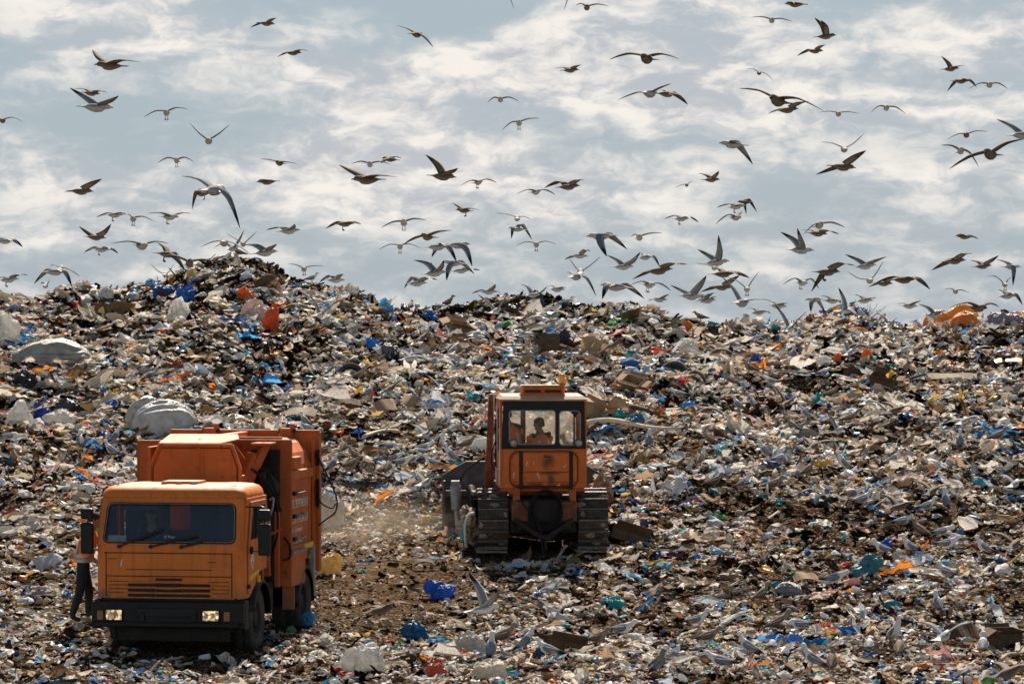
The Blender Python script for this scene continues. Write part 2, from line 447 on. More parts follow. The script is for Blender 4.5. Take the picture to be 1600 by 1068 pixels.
    def build(s, name, mats, parent=None, bev=0.0, loc=None, allsmooth=False):
        me = bpy.data.meshes.new(name)
        me.from_pydata(s.v, [], s.f)
        me.polygons.foreach_set('material_index', s.fm)
        me.polygons.foreach_set('use_smooth', [True] * len(s.f) if allsmooth else s.sm)
        bm = bmesh.new(); bm.from_mesh(me)
        bmesh.ops.remove_doubles(bm, verts=bm.verts, dist=1e-5)
        bmesh.ops.recalc_face_normals(bm, faces=bm.faces); bm.to_mesh(me); bm.free()
        o = link_mesh(name, me, mats, parent, loc)
        if bev:
            b = o.modifiers.new('bevel', 'BEVEL'); b.width = bev; b.segments = 2; b.limit_method = 'ANGLE'; b.angle_limit = R(40)
        return o
def rrect(x0, y0, x1, y1, r, n=5, top_in=0.0):
    pts = []
    for (cx, cy, a0) in ((x1 - r, y1 - r, 0), (x0 + r, y1 - r, 90), (x0 + r, y0 + r, 180), (x1 - r, y0 + r, 270)):
        for i in range(n + 1):
            a = R(a0 + 90 * i / n)
            x, y = cx + r * math.cos(a), cy + r * math.sin(a)
            k = 1 - top_in * (y - y0) / (y1 - y0)
            mx = (x0 + x1) / 2
            pts.append((mx + (x - mx) * k, y))
    return pts
def XZ(y, flip=False):           # plane facing -Y: 2-D (a, b) -> (a, y, b)
    return Matrix(((1, 0, 0, 0), (0, 0, -1, y), (0, 1, 0, 0), (0, 0, 0, 1)))
def YZ(x):                        # plane facing +X: 2-D (a, b) -> (x, a, b)
    return Matrix(((0, 0, 1, x), (1, 0, 0, 0), (0, 1, 0, 0), (0, 0, 0, 1)))
def XY(z):
    return Matrix(((1, 0, 0, 0), (0, 1, 0, 0), (0, 0, 1, z), (0, 0, 0, 1)))
def smooth_path(pts, n=6):
    pts = [Vector(p) for p in pts]; out = []
    for i in range(len(pts) - 1):
        p0 = pts[max(i - 1, 0)]; p1 = pts[i]; p2 = pts[i + 1]; p3 = pts[min(i + 2, len(pts) - 1)]
        for k in range(n):
            t = k / n
            out.append(0.5 * ((2 * p1) + (p2 - p0) * t + (2 * p0 - 5 * p1 + 4 * p2 - p3) * t * t + (3 * p1 - p0 - 3 * p2 + p3) * t ** 3))
    out.append(pts[-1]); return out
# ------------------------------------------------------------------ terrain
def vnoise(x, y, seed=0):
    x = np.asarray(x, float); y = np.asarray(y, float)
    xi = np.floor(x).astype(np.int64); yi = np.floor(y).astype(np.int64)
    xf = x - xi; yf = y - yi
    def h(a, b):
        n = (a * 374761393 + b * 668265263 + seed * 974634777) & 0xFFFFFFFF
        n = ((n ^ (n >> 13)) * 1274126177) & 0xFFFFFFFF
        return ((n ^ (n >> 16)) & 0xFFFF) / 65535.0
    u = xf * xf * (3 - 2 * xf); v = yf * yf * (3 - 2 * yf)
    return (h(xi, yi) * (1 - u) + h(xi + 1, yi) * u) * (1 - v) + (h(xi, yi + 1) * (1 - u) + h(xi + 1, yi + 1) * u) * v
YC = 108.0
CR = [(-400, 470), (-100, 462), (0, 462), (60, 460), (110, 448), (150, 443), (200, 444), (250, 440), (275, 428), (310, 417), (350, 412), (395, 413), (425, 424), (460, 440), (500, 448), (550, 460), (620, 478), (660, 484), (740, 482), (800, 474), (860, 472), (900, 480), (950, 476), (1000, 482), (1040, 500), (1100, 512), (1200, 512), (1240, 505), (1290, 490), (1330, 488), (1380, 507), (1440, 512), (1500, 504), (1560, 502), (1600, 498), (1700, 496), (2000, 500)]
CX = np.array([(p - 800) / FPX * YC for p, _ in CR]); CZ = np.array([CAMZ - (q - HOR) / FPX * YC for _, q in CR])
def terrain(x, y):
    x = np.asarray(x, float); y = np.asarray(y, float)
    zc = np.interp(x, CX, CZ)
    t = np.clip((y - 68.0) / (YC - 68.0), 0, 1)
    e = 1.0 + 0.55 * np.exp(-((x + 10) / 7.0) ** 2)
    e = np.where(x < -10, 1.0 + 0.55 * np.exp(-((x + 10) / 10.0) ** 2), e)
    s = np.clip((y - 59.5) / 9.0, 0, 1)
    base = -0.1 + 0.84 * s * s * (3 - 2 * s) * 0.98
    z = base + (zc - 0.72) * t ** e
    over = np.clip(y - YC, 0, None)
    z = z - 0.22 * over
    z = np.where(y > YC, np.maximum(z, -2.0 + 0.0 * y), z)
    # heaps and hollows, calmer where the machines drive
    calm = np.clip(0.25 + (y - 62) / 30.0, 0.25, 1.0) * np.where(y > 130, 0, 1)
    lump = (vnoise(x / 3.1, y / 3.4, 1) - 0.5) * 0.42 + (vnoise(x / 1.25 + 7, y / 1.4, 2) - 0.5) * 0.30 + (vnoise(x / 0.5, y / 0.55 + 3, 3) - 0.5) * 0.17
    pk = np.exp(-((x + 9.3) / 4.5) ** 2 - ((y - 104) / 9.0) ** 2)
    z = z + (vnoise(x / 0.85 + 11, y / 1.5, 6) - 0.5) * 0.16 * np.where(y > 130, 0, 1)
    calm = calm * (1 - .7 * np.exp(-((x + 2.5 + (y - 70) * .03) / 2.0) ** 4 - ((y - 67.5) / 9.5) ** 4))
    z = z + lump * calm * (1 - 0.2 * pk)
    z = z + 0.22 * np.exp(-((x + 7.25) / 0.9) ** 2 - ((y - 58.6) / 1.6) ** 2)      # bank beside the lorry cab
    z = z + 0.5 * np.exp(-((x + 13.0) / 1.6) ** 2 - ((y - 84.0) / 3.0) ** 2)         # dark heap at the left
    z = z + 0.45 * np.exp(-((x - 2.6) / 1.4) ** 2 - ((y - 84.5) / 2.0) ** 2)         # heap behind the bulldozer
    z = z - 0.10 * np.exp(-((x - 2.0) / 5.0) ** 2 - ((y - 71.0) / 3.5) ** 2)
    return z
def tz(x, y): return float(terrain(np.array([x]), np.array([y]))[0])
_YS = np.arange(46.0, 125.0, 0.06)
def hit(px, py):
    """point of the ground seen along a direction"""
    a = (px - 800) / FPX; b = (py - HOR) / FPX
    zt = terrain(a * _YS, _YS); zr = CAMZ - b * _YS
    k = np.nonzero(zt >= zr)[0]
    y = float(_YS[k[0]]) if len(k) else YC - 1.0
    return Vector((a * y, y, tz(a * y, y)))

def grow(start, step, n, f=1.35):
    out = []; s = step; v = start
    for _ in range(n):
        s *= f; v += s; out.append(v)
    return out
fx = list(np.arange(-21, 21.01, 0.17)); fy = list(np.arange(44, 113.01, 0.17))
gx = sorted([-v for v in grow(21, 0.17, 26)]) + fx + grow(21, 0.17, 26)
gy = sorted([44 - (v - 44) for v in grow(44, 0.17, 17)]) + fy + grow(113, 0.17, 27)
GX, GY = np.meshgrid(np.array(gx), np.array(gy))
GZ = terrain(GX, GY)
nxg, nyg = len(gx), len(gy)
co = np.stack([GX, GY, GZ], -1).reshape(-1, 3)
ii = np.arange(nyg - 1)[:, None] * nxg + np.arange(nxg - 1)[None, :]
fc = np.stack([ii, ii + 1, ii + 1 + nxg, ii + nxg], -1).reshape(-1, 4)
def np_mesh(name, co, faces_list, tint=None, smooth=False):
    me = bpy.data.meshes.new(name)
    me.vertices.add(len(co)); me.vertices.foreach_set('co', np.ascontiguousarray(co, np.float32).ravel())
    tot = sum(f.size for f in faces_list); npoly = sum(len(f) for f in faces_list)
    me.loops.add(tot); me.polygons.add(npoly)
    me.loops.foreach_set('vertex_index', np.concatenate([f.ravel() for f in faces_list]).astype(np.int32))
    lens = np.concatenate([np.full(len(f), f.shape[1], np.int32) for f in faces_list])
    st = np.concatenate([[0], np.cumsum(lens)[:-1]]).astype(np.int32)
    me.polygons.foreach_set('loop_start', st)
    me.polygons.foreach_set('use_smooth', np.full(npoly, smooth))
    if tint is not None:
        a = me.attributes.new('tint', 'FLOAT_COLOR', 'POINT')
        a.data.foreach_set('color', np.concatenate([tint, np.ones((len(tint), 1))], 1).astype(np.float32).ravel())
    me.update(calc_edges=True); me.validate()
    return me
def lane(x, y):
    return np.exp(-((x + 2.5 + (y - 70) * .03) / 2.0) ** 4 - ((y - 67.5) / 9.5) ** 4)
def mat_soil():
    m, t, out = newmat('trodden_soil')
    p = t.nodes.new('ShaderNodeBsdfPrincipled'); p.inputs['Roughness'].default_value = 0.95; p.inputs['Specular IOR Level'].default_value = 0.0
    a = noise_node(t, 0.5, 6, 0.6); b = noise_node(t, 5.0, 9, 0.75); c3 = noise_node(t, 17.0, 6, 0.7)
    c = ramp(t, a.outputs['Fac'], [(0.3, (0.014, 0.008, 0.005)), (0.55, (0.038, 0.022, 0.012)), (0.75, (0.075, 0.046, 0.026))]).outputs[0]
    f = ramp(t, b.outputs['Fac'], [(0.5, (0, 0, 0)), (0.62, (1, 1, 1))]).outputs[0]
    c = mixc(t, f, c, (0.10, 0.072, 0.045))
    f2 = ramp(t, c3.outputs['Fac'], [(0.55, (0, 0, 0)), (0.62, (0.9,) * 3)]).outputs[0]
    c = mixc(t, f2, c, (0.36, 0.30, 0.22))
    # the lane the machines have rolled flat is dry and tan
    oc = t.nodes.new('ShaderNodeTexCoord'); v1 = t.nodes.new('ShaderNodeVectorMath'); v1.operation = 'SUBTRACT'; t.links.new(oc.outputs['Object'], v1.inputs[0]); v1.inputs[1].default_value = (-2.5, 67.5, 0)
    v2 = t.nodes.new('ShaderNodeVectorMath'); v2.operation = 'MULTIPLY'; t.links.new(v1.outputs[0], v2.inputs[0]); v2.inputs[1].default_value = (1 / 2.5, 1 / 11.0, 0)
    v3 = t.nodes.new('ShaderNodeVectorMath'); v3.operation = 'LENGTH'; t.links.new(v2.outputs[0], v3.inputs[0])
    v4 = t.nodes.new('ShaderNodeMath'); v4.operation = 'MULTIPLY_ADD'; t.links.new(a.outputs['Fac'], v4.inputs[0]); v4.inputs[1].default_value = .6; t.links.new(v3.outputs['Value'], v4.inputs[2])
    lf = ramp(t, v4.outputs[0], [(0.45, (.85,) * 3), (1.0, (0, 0, 0))]).outputs[0]
    c = mixc(t, lf, c, mixc(t, f, (0.10, 0.066, 0.038), (0.24, 0.175, 0.105)))
    t.links.new(c, p.inputs['Base Color'])
    add_bump(t, p, b.outputs['Fac'], 1.0, 0.08)
    t.links.new(p.outputs[0], out.inputs[0]); return m
M['soil'] = mat_soil()
ground = link_mesh('ground', np_mesh('ground', co, [fc], None, True), M['soil'])
tag(ground, kind='structure')

# ------------------------------------------------------------------ litter carpet (nobody could count it)
rng = np.random.default_rng(11)
def ico(level):
    bm = bmesh.new(); bmesh.ops.create_icosphere(bm, subdivisions=level, radius=0.5)
    v = np.array([x.co[:] for x in bm.verts]); f = np.array([[q.index for q in x.verts] for x in bm.faces]); bm.free(); return v, f
def waves(p, k, amp, dim=3):
    out = np.zeros((len(p), 3))
    for _ in range(k):
        d = rng.normal(size=3); d *= rng.uniform(3, 11) / np.linalg.norm(d)
        out += np.sin(p @ d + rng.uniform(0, 6.3))[:, None] * rng.normal(size=3)[None] * amp
    return out
def t_blob(level=1):
    v, f = ico(level); v = v * (1 + rng.normal(0, 0.13, (len(v), 1))) + waves(v, 5, 0.05)
    v = v * np.array([1, rng.uniform(0.55, 0.95), rng.uniform(0.4, 0.75)]); return v, f
def t_sheet(n=5, cr=0.12):
    g = np.linspace(-0.5, 0.5, n); X, Y = np.meshgrid(g, g)
    v = np.stack([X, Y, np.zeros_like(X)], -1).reshape(-1, 3)
    v = v + waves(v, 5, cr * 0.6) + rng.normal(0, cr * 0.35, v.shape)
    v[:, 1] *= rng.uniform(0.4, 1.0)
    v[:, 2] -= v[:, 2].min() * 0.6
    i = np.arange(n - 1)[:, None] * n + np.arange(n - 1)[None]
    return v, np.stack([i, i + 1, i + 1 + n, i + n], -1).reshape(-1, 4)
def t_box():
    v = np.array([(x, y, z) for z in (-.5, .5) for y in (-.5, .5) for x in (-.5, .5)]) * np.array([1, rng.uniform(.4, .9), rng.uniform(.15, .6)]) + rng.normal(0, .04, (8, 3))
    return v, np.array([(0, 2, 3, 1), (4, 5, 7, 6), (0, 1, 5, 4), (2, 6, 7, 3), (0, 4, 6, 2), (1, 3, 7, 5)])
def t_stick():
    v, f = t_box(); v = v * np.array([2.2, 0.16, 0.2]); return v, f
def t_bottle():
    prof = [(0.02, -.5), (.15, -.49), (.16, -.1), (.15, .15), (.06, .34), (.06, .42), (.02, .43)]; n = 7; v = []; f = []
    for r, h in prof:
        for k in range(n): v.append((h, r * math.cos(6.283 * k / n), r * math.sin(6.283 * k / n)))
    for j in range(len(prof) - 1):
        for k in range(n): f.append((j * n + k, j * n + (k + 1) % n, (j + 1) * n + (k + 1) % n, (j + 1) * n + k))
    return np.array(v), np.array(f)
def rotmats(n, tilt):
    a = rng.uniform(0, 2 * np.pi, n); b = rng.normal(0, tilt, n); c = rng.normal(0, tilt, n)
    ca, sa, cb, sb, cc_, sc = np.cos(a), np.sin(a), np.cos(b), np.sin(b), np.cos(c), np.sin(c); z0 = np.zeros(n); o1 = np.ones(n)
    Rz = np.stack([ca, -sa, z0, sa, ca, z0, z0, z0, o1], -1).reshape(n, 3, 3)
    Rx = np.stack([o1, z0, z0, z0, cb, -sb, z0, sb, cb], -1).reshape(n, 3, 3)
    Ry = np.stack([cc_, z0, sc, z0, o1, z0, -sc, z0, cc_], -1).reshape(n, 3, 3)
    return Rx @ Ry @ Rz
PAL_P = [((.83, .78, .71), 32), ((.72, .60, .47), 20), ((.52, .47, .39), 12), ((.62, .67, .72), 8), ((.34, .33, .32), 6), ((.045, .045, .05), 7), ((.05, .16, .42), 2.2), ((.10, .33, .62), 2.6), ((.30, .54, .70), 3.0),
         ((.06, .36, .40), 1.5), ((.74, .52, .12), 2.0), ((.80, .28, .05), 2.2), ((.55, .06, .04), .8), ((.10, .36, .12), .7), ((.72, .42, .38), 1.8), ((.28, .17, .09), 6), ((.42, .30, .18), 5)]
PAL_R = [((.64, .55, .42), 20), ((.44, .31, .20), 22), ((.20, .13, .07), 16), ((.09, .055, .03), 14), ((.74, .68, .58), 11), ((.30, .30, .32), 6), ((.07, .10, .17), 3), ((.36, .13, .07), 2.5), ((.52, .36, .14), 4)]
PAL_C = [((.014, .008, .005), 24), ((.030, .017, .009), 22), ((.066, .036, .018), 16), ((.12, .070, .036), 8), ((.010, .007, .006), 14), ((.17, .078, .02), 4)]
def pick(pal, n):
    w = np.array([p[1] for p in pal], float); idx = rng.choice(len(pal), n, p=w / w.sum())
    c = np.array([p[0] for p in pal])[idx]
    return np.clip(c * rng.uniform(0.72, 1.12, (n, 1)) + rng.normal(0, 0.006, (n, 3)), 0.004, 0.85)
def spots(n, soily=False):
    """places on the tip, more of them where the litter noise runs high"""
    out = []
    need = n
    while need > 0:
        y = np.sqrt(rng.uniform(48.5 ** 2, 111.5 ** 2, need * 2)); x = rng.uniform(-1, 1, need * 2) * (0.172 * y + 2.6)
        d = vnoise(x / 2.3 + 31, y / 3.0, 9) * 0.6 + vnoise(x / 0.8 + 3, y / 1.1, 10) * 0.5
        trk = lane(x, y)      # lane the bulldozer has scraped
        if soily: pr = np.clip(1.05 - d * 0.8 + trk * .2, 0.10, 1)
        else: pr = np.clip((d - 0.20) * 1.9 - trk * 0.55, np.where(trk > .4, .18, .12), 1)
        keep = rng.uniform(0, 1, need * 2) < pr
        pts = np.stack([x, y], -1)[keep][:need]; out.append(pts); need -= len(pts)
    return np.concatenate(out)
BLOCK = []      # (x, y, rx, ry): footprints kept clear (wheels, tracks)
def scatter(name, label, cat, mat, kinds, pal, soily=False):
    cos, fcs, tints = [], {}, []; off = 0
    for (maker, nv, n, lo, hi_, tilt, sink) in kinds:
        per = n // nv
        for _ in range(nv):
            v, f = maker()
            xy = spots(per, soily)
            for (bx, by, rx, ry) in BLOCK:
                xy = xy[~((np.abs(xy[:, 0] - bx) < rx) & (np.abs(xy[:, 1] - by) < ry))]
            k = len(xy)
            sz = lo * (hi_ / lo) ** (rng.uniform(0, 1, k) ** 1.7)
            sz *= 1 - .40 * lane(xy[:, 0], xy[:, 1])
            sz *= np.clip(0.82 + (xy[:, 1] - 58) / 62, 0.8, 1.5)
            rm = rotmats(k, tilt)
            st = rng.uniform(0.7, 1.3, (k, 1, 3)) * np.array([1.25, 1.0, 0.9])
            w = np.einsum('nij,nvj->nvi', rm, v[None] * st) * sz[:, None, None]
            z = terrain(xy[:, 0], xy[:, 1]) + sink * sz
            w = w + np.stack([xy[:, 0], xy[:, 1], z], -1)[:, None, :]
            c = pick(pal, k)
            cos.append(w.reshape(-1, 3)); tints.append(np.repeat(c, len(v), 0))
            ff = (f[None] + (off + np.arange(k) * len(v))[:, None, None]).reshape(-1, f.shape[1])
            fcs.setdefault(f.shape[1], []).append(ff); off += k * len(v)
    fl = [np.concatenate(x) for x in fcs.values()]
    o = link_mesh(name, np_mesh(name, np.concatenate(cos), fl, np.concatenate(tints)), mat)
    return tag(o, label, cat, kind='stuff')
# ------------------------------------------------------------------ garbage lorry (local axes: x right as we see it, y towards its tail, z up)
def wheel(parent, x, y, r, w, outx, dual=False, mud=0.0):
    """x: centre, outx: +1/-1 outward side"""
    ty = MB(); hw = w / 2
    prof = [(r * .60, -hw * .8), (r * .74, -hw), (r * .93, -hw), (r, -hw * .78), (r, -hw * .18), (r * .975, -hw * .14), (r * .975, hw * .14), (r, hw * .18), (r, hw * .78), (r * .93, hw), (r * .74, hw), (r * .60, hw * .8)]
    ty.lathe(prof, (0, 0, 0), (1, 0, 0), 36)
    n = 30
    for i in range(n):
        t = 2 * math.pi * i / n
        for sx in (-1, 1):
            q = Matrix.Rotation(t, 3, 'X')
            ty.box(q @ Vector((sx * hw * .55, 0, r)), (hw * .62, r * .11, 0.035), q)
    t_o = ty.build('wheel', M['rubber'], parent, loc=(x, y, r - 0.03))
    rm = MB(); o = outx
    rm.lathe([(r * .61, -o * hw * .7), (r * .61, o * hw * .78), (r * .55, o * hw * .80), (r * .50, o * hw * .35), (r * .30, o * hw * .30), (r * .26, o * hw * .75), (r * .10, o * hw * .80), (0.001, o * hw * .80)], (0, 0, 0), (1, 0, 0), 28)
    for i in range(8):
        t = 2 * math.pi * i / 8
        c = Vector((o * hw * .36, r * .40 * math.cos(t), r * .40 * math.sin(t)))
        rm.cyl(c, c + Vector((o * .05, 0, 0)), 0.022, n=6)
    rm.build('rim', M['grease'], t_o)
    return t_o
def make_truck():
    T = empty('garbage_truck', (-5.63, 56.0, -0.1), R(-8.8))
    tag(T, 'dirty orange garbage truck with boxy compactor body and lit headlights, parked on the litter', 'truck')
    # --- cab shell
    cols = []
    def arc(sx):
        return [(sx * (1.07 + .18 * math.sin(a)), .18 - .18 * math.cos(a), .92) for a in [R(d) for d in (0, 22, 45, 68, 90)]]
    rt = arc(1) + [(1.25, .45, .93), (1.25, .75, 1.06), (1.25, 1.12, 1.30), (1.25, 1.72, 1.33)]
    lf = [(-x, y, z) for x, y, z in reversed(rt)]
    cols = lf + rt
    c = MB()
    rings = []
    for zz in (0.0, 0.5, 1.0):
        rings.append([(x * (1 - .006 * zz), y + (0.02 if zz == 0 and y < .2 else 0), zb + (1.80 - zb) * zz) for x, y, zb in cols])
    c.loft(rings, cap=False, closed=False, smooth=False)
    # inner skin
    c.loft([[(x * .97, y + .03, z) for x, y, z in r] for r in rings], cap=False, closed=False, smooth=False)
    # raked windscreen frame (2-D: x, distance up the rake)
    ang = math.atan2(.24, .76); L = math.hypot(.24, .76)
    W = Matrix(((1, 0, 0, 0), (0, math.sin(ang), -math.cos(ang), .012), (0, math.cos(ang), math.sin(ang), 1.79), (0, 0, 0, 1)))
    hole = rrect(-1.105, .045, 1.105, .70, .09, 6, .035)
    c.plate([(-1.19, 0), (1.19, 0), (1.165, L), (-1.165, L)], [hole], .035, W)
    for sx in (-1, 1):      # corner posts between screen frame and side
        c.loft([[(sx * 1.185, .012, 1.78), (sx * 1.225, .05, 1.78), (sx * 1.245, .16, 1.78), (sx * 1.20, .16, 1.78)],
                [(sx * 1.16, .252, 2.55), (sx * 1.195, .28, 2.55), (sx * 1.215, .38, 2.55), (sx * 1.17, .38, 2.55)]], smooth=False)
        m = YZ(sx * 1.228)
        c.plate([(.10, 1.79), (1.72, 1.79), (1.72, 2.55), (.33, 2.55)], [[(.36, 1.86), (1.50, 1.86), (1.50, 2.44), (.52, 2.44)]], .03, m)
    c.plate([(-1.2, .95), (1.2, .95), (1.2, 2.55), (-1.2, 2.55)], [rrect(-.42, 1.95, -.06, 2.42, .06), rrect(.68, 1.95, .92, 2.42, .06)], .03, XZ(1.71))
    # roof: rounded loft
    def ro(z, ins, fr):
        x = 1.225 - ins; y0 = .245 + fr; y1 = 1.735 - ins * .5; r = .16; pts = []
        for (cx, cy, a0) in ((x - r, y1 - r, 0), (-x + r, y1 - r, 90), (-x + r, y0 + r, 180), (x - r, y0 + r, 270)):
            for i in range(6):
                a = R(a0 + 90 * i / 5); pts.append((cx + r * math.cos(a), cy + r * math.sin(a), z))
        return pts
    c.loft([ro(2.535, 0, 0), ro(2.60, .0, .01), ro(2.67, .025, .045), ro(2.72, .07, .11), ro(2.752, .16, .22), ro(2.765, .32, .40)], cap=True)
    c.box((0, 1.0, 2.785), (.62, .55, .05))
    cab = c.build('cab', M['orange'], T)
    d = MB(); d.box((0, .95, 1.0), (2.36, 1.4, .04)); d.box((0, .30, 1.66), (2.3, .34, .22)); d.box((0, 1.64, 1.4), (2.3, .06, .8))
    for x in (-.62, .62):
        d.box((x, 1.12, 1.35), (.52, .52, .16)); d.box((x, 1.36, 1.75), (.52, .14, .72), Matrix.Rotation(R(-8), 3, 'X')); d.box((x, 1.40, 2.2), (.28, .10, .2))
    d.box((0, 1.0, 2.50), (2.3, 1.3, .03)); d.plate([(-1.18, .96), (1.18, .96), (1.18, 2.53), (-1.18, 2.53)], [rrect(-.42, 1.95, -.06, 2.42, .06), rrect(.68, 1.95, .92, 2.42, .06)], .02, XZ(1.675))
    d.box((-.55, .33, 2.42), (.62, .05, .14))
    d.build('cab_interior', M['interior'], cab, .02)
    sw = MB(); q = Matrix.Rotation(R(-62), 3, 'X')
    sw.tube([Vector((-.55, .55, 1.78)) + q @ Vector((.23 * math.cos(t), .23 * math.sin(t), 0)) for t in [k * math.pi / 12 for k in range(24)]], .016, 6, closed=True)
    sw.bar((-.55, .38, 1.66), (-.55, .55, 1.78), .04, .04)
    sw.build('steering_wheel', M['black'], cab)
    # windscreen glass, gasket, wipers
    g = MB(); g.plate(rrect(-1.10, .05, 1.10, .695, .09, 6, .035), [], .006, W); ws = g.build('windscreen', M['glass'], cab)
    gk = MB(); gk.tube([W @ Vector((p[0], p[1], .022)) for p in hole], .021, 6, closed=True); gk.build('gasket', M['black'], ws)
    gk2 = MB(); gk2.tube([W @ Vector((p[0] * .995, (p[1] - .37) * .985 + .37, .040)) for p in hole], .0055, 5, closed=True); gk2.build('gasket_trim', M['grey'], ws)
    nt = MB(); nt.plate([(-1.05, .075), (-.74, .07), (-.74, .17), (-1.05, .175)], [], .004, W @ Matrix.Translation((0, 0, -.03))); nt.build('paper_notice', M['pale'], ws)
    st = MB(); st.text('K Tour', .06, W @ Matrix.Translation((0, .125, .006)), .001); st.build('screen_sticker', M['pale'], ws)
    for (ax, bx, bz) in ((-.83, -.10, .27), (-.30, .47, .16), (.22, .58, .06)):
        wp = MB(); a = W @ Vector((ax, -.035, .05)); b = W @ Vector((bx, bz, .05))
        mid = a.lerp(b, .42)
        wp.bar(a, mid, .03, .03); wp.bar(a.lerp(b, .25), b, .014, .045); wp.cyl(a + Vector((0, .06, 0)), a + Vector((0, -.02, 0)), .03, n=8)
        wp.build('wiper', M['black'], cab)
    # front panel furniture
    s = MB()
    s.box((-.015, -.004, 1.665), (2.16, .012, .016)); s.box((-.015, -.004, 1.285), (2.12, .012, .014))
    for x in (-1.06, 1.06): s.box((x, -.004, 1.31), (.014, .012, .74))
    s.box((0, -.003, 1.395), (1.45, .010, .012)); s.box((.72, -.003, 1.52), (.13, .010, .012)); s.box((-.95, -.003, 1.57), (.14, .010, .010))
    for k in range(4):
        for sx in (-1, 1): s.box((sx * .84, -.002, 1.20 - k * .062), (.34, .010, .008))
    s.build('panel_seams', M['seam'], cab)
    em = MB()
    for i, w in enumerate((.06, .07, .05, .07, .07, .05, .06, .07, .06, .05, .06)): em.box((-.50 + i * .112, .001, 1.475 + .006 * (i % 2)), (w, .008, .045))
    em.build('lettering_ghosts', M['orange'], cab, .006)
    gr = MB()
    for (x, z, w, h) in ((0, 1.232, .45, .038), (0, 1.145, .46, .07), (-.46, 1.14, .46, .042), (.46, 1.14, .46, .042), (-.46, 1.055, .46, .044), (0, 1.05, .44, .044), (.46, 1.055, .46, .044), (-.46, .972, .46, .044), (0, .970, .44, .044), (.46, .972, .46, .044)):
        gr.box((x, -.003, z), (w, .012, h))
    grl = gr.build('grille', M['black'], cab, .004)
    lb = MB()
    for z in (1.185, 1.098, 1.012, .935): lb.box((0, -.016, z), (1.50, .03, .022))
    lb.tube([(-.26, -.02, 1.105), (-.1, -.03, 1.09), (0, -.035, 1.08), (.1, -.03, 1.09), (.26, -.02, 1.105)], .017, 6)
    lb.box((0, -.012, 1.27), (.5, .02, .016))
    lb.build('grille_bar', M['orange'], grl, .005)
    mk = MB(); mk.box((-.80, -.006, 1.50), (.022, .006, .11), Matrix.Rotation(R(8), 3, 'Y')); mk.build('paint_chip', M['pale'], cab)
    hl = MB()
    for x in (-.25, 0, .25): hl.box((x, .66, 2.775), (.10, .05, .035))
    for x in (-.98, .98): hl.box((x, .52, 2.735), (.08, .09, .05))
    hl.build('roof_marker_lamps', M['black'], cab, .008)
    # doors
    for sx in (1, -1):
        dr = MB(); m = YZ(sx * 1.262)
        dr.plate([(.30, .985), (.47, .985), (.80, 1.13), (1.14, 1.35), (1.56, 1.37), (1.56, 2.49), (.50, 2.49), (.32, 1.83)], [[(.47, 1.88), (1.44, 1.88), (1.44, 2.40), (.60, 2.40)]], .022, m)
        door = dr.build('door', M['orange'], cab, .006)
        dg = MB(); dg.plate([(.46, 1.87), (1.45, 1.87), (1.45, 2.41), (.59, 2.41)], [], .006, m); dg.build('door_window', M['glass_clear'], door)
        db = MB(); db.bar((sx * 1.27, .82, 1.88), (sx * 1.27, .86, 2.40), .03, .02)
        db.tube([(sx * 1.272, a, b) for a, b in [(.47, 1.88), (1.44, 1.88), (1.44, 2.40), (.60, 2.40)]], .014, 5, closed=True); db.build('window_frame', M['black'], door)
        hd = MB(); hd.box((sx * 1.285, 1.40, 1.60), (.03, .15, .035)); hd.box((sx * 1.275, 1.40, 1.60), (.012, .2, .07)); hd.build('door_handle', M['steel'], door, .006)
        hg = MB(); hg.box((sx * 1.29, .42, 1.70), (.05, .11, .05)); hg.box((sx * 1.29, .42, 1.70), (.06, .04, .12)); hg.build('mirror_bracket', M['black'], door, .006)
        if sx > 0:
            ye = MB(); ye.plate([(.36, 1.20), (1.02, 1.275), (1.02, 1.345), (.36, 1.285)], [], .006, YZ(1.275)); ye.build('yellow_stripe', M['yellow'], door)
            em = MB(); em.plate([(.56, 1.36), (.70, 1.52), (.56, 1.68), (.42, 1.52)], [[(.56, 1.42), (.64, 1.50), (.56, 1.54), (.48, 1.50)]], .006, YZ(1.275))
            em.plate([(.56, 1.57), (.60, 1.53), (.56, 1.50), (.52, 1.53)], [], .006, YZ(1.276)); em.build('door_emblem', M['white'], door)
            sd = MB(); sd.cyl((1.255, .30, 1.11), (1.30, .30, 1.11), .035, n=10); sd.build('side_marker', M['black'], cab)
    # bumper with lamps
    b = MB(); b.box((0, .06, .70), (2.56, .30, .36)); b.box((0, .00, .50), (2.40, .22, .10)); b.box((0, .10, .90), (2.30, .16, .08))
    b.box((-1.22, .08, .66), (.16, .26, .48)); b.box((1.22, .08, .66), (.16, .26, .48))
    bump = b.build('bumper', M['blackpaint'], T, .025)
    ribs = MB()
    for k in range(7): ribs.box((1.235, -.058, .56 + k * .045), (.10, .02, .014))
    ribs.build('step_ribs', M['grey'], bump)
    for x in (-.90, .73):
        h = MB(); h.box((x, -.10, .655), (.27, .05, .165)); o = h.build('headlight', M['lamp'], bump, .02)
        f = MB(); f.tube([(x + a, -.115, .655 + q_) for a, q_ in rrect(-.145, -.092, .145, .092, .02, 2)], .012, 5, closed=True); f.build('headlight_frame', M['black'], o)
    for x in (-1.13, 1.0):
        h = MB(); h.box((x, -.10, .645), (.10, .05, .15)); h.build('indicator', M['orange'], bump, .01)
    tw = MB()
    for x in (-.42, .45): tw.box((x, -.10, .62), (.07, .06, .14))
    tw.box((-.02, -.095, .70), (1.0, .03, .14)); tw.build('tow_plate', M['black'], bump, .01)
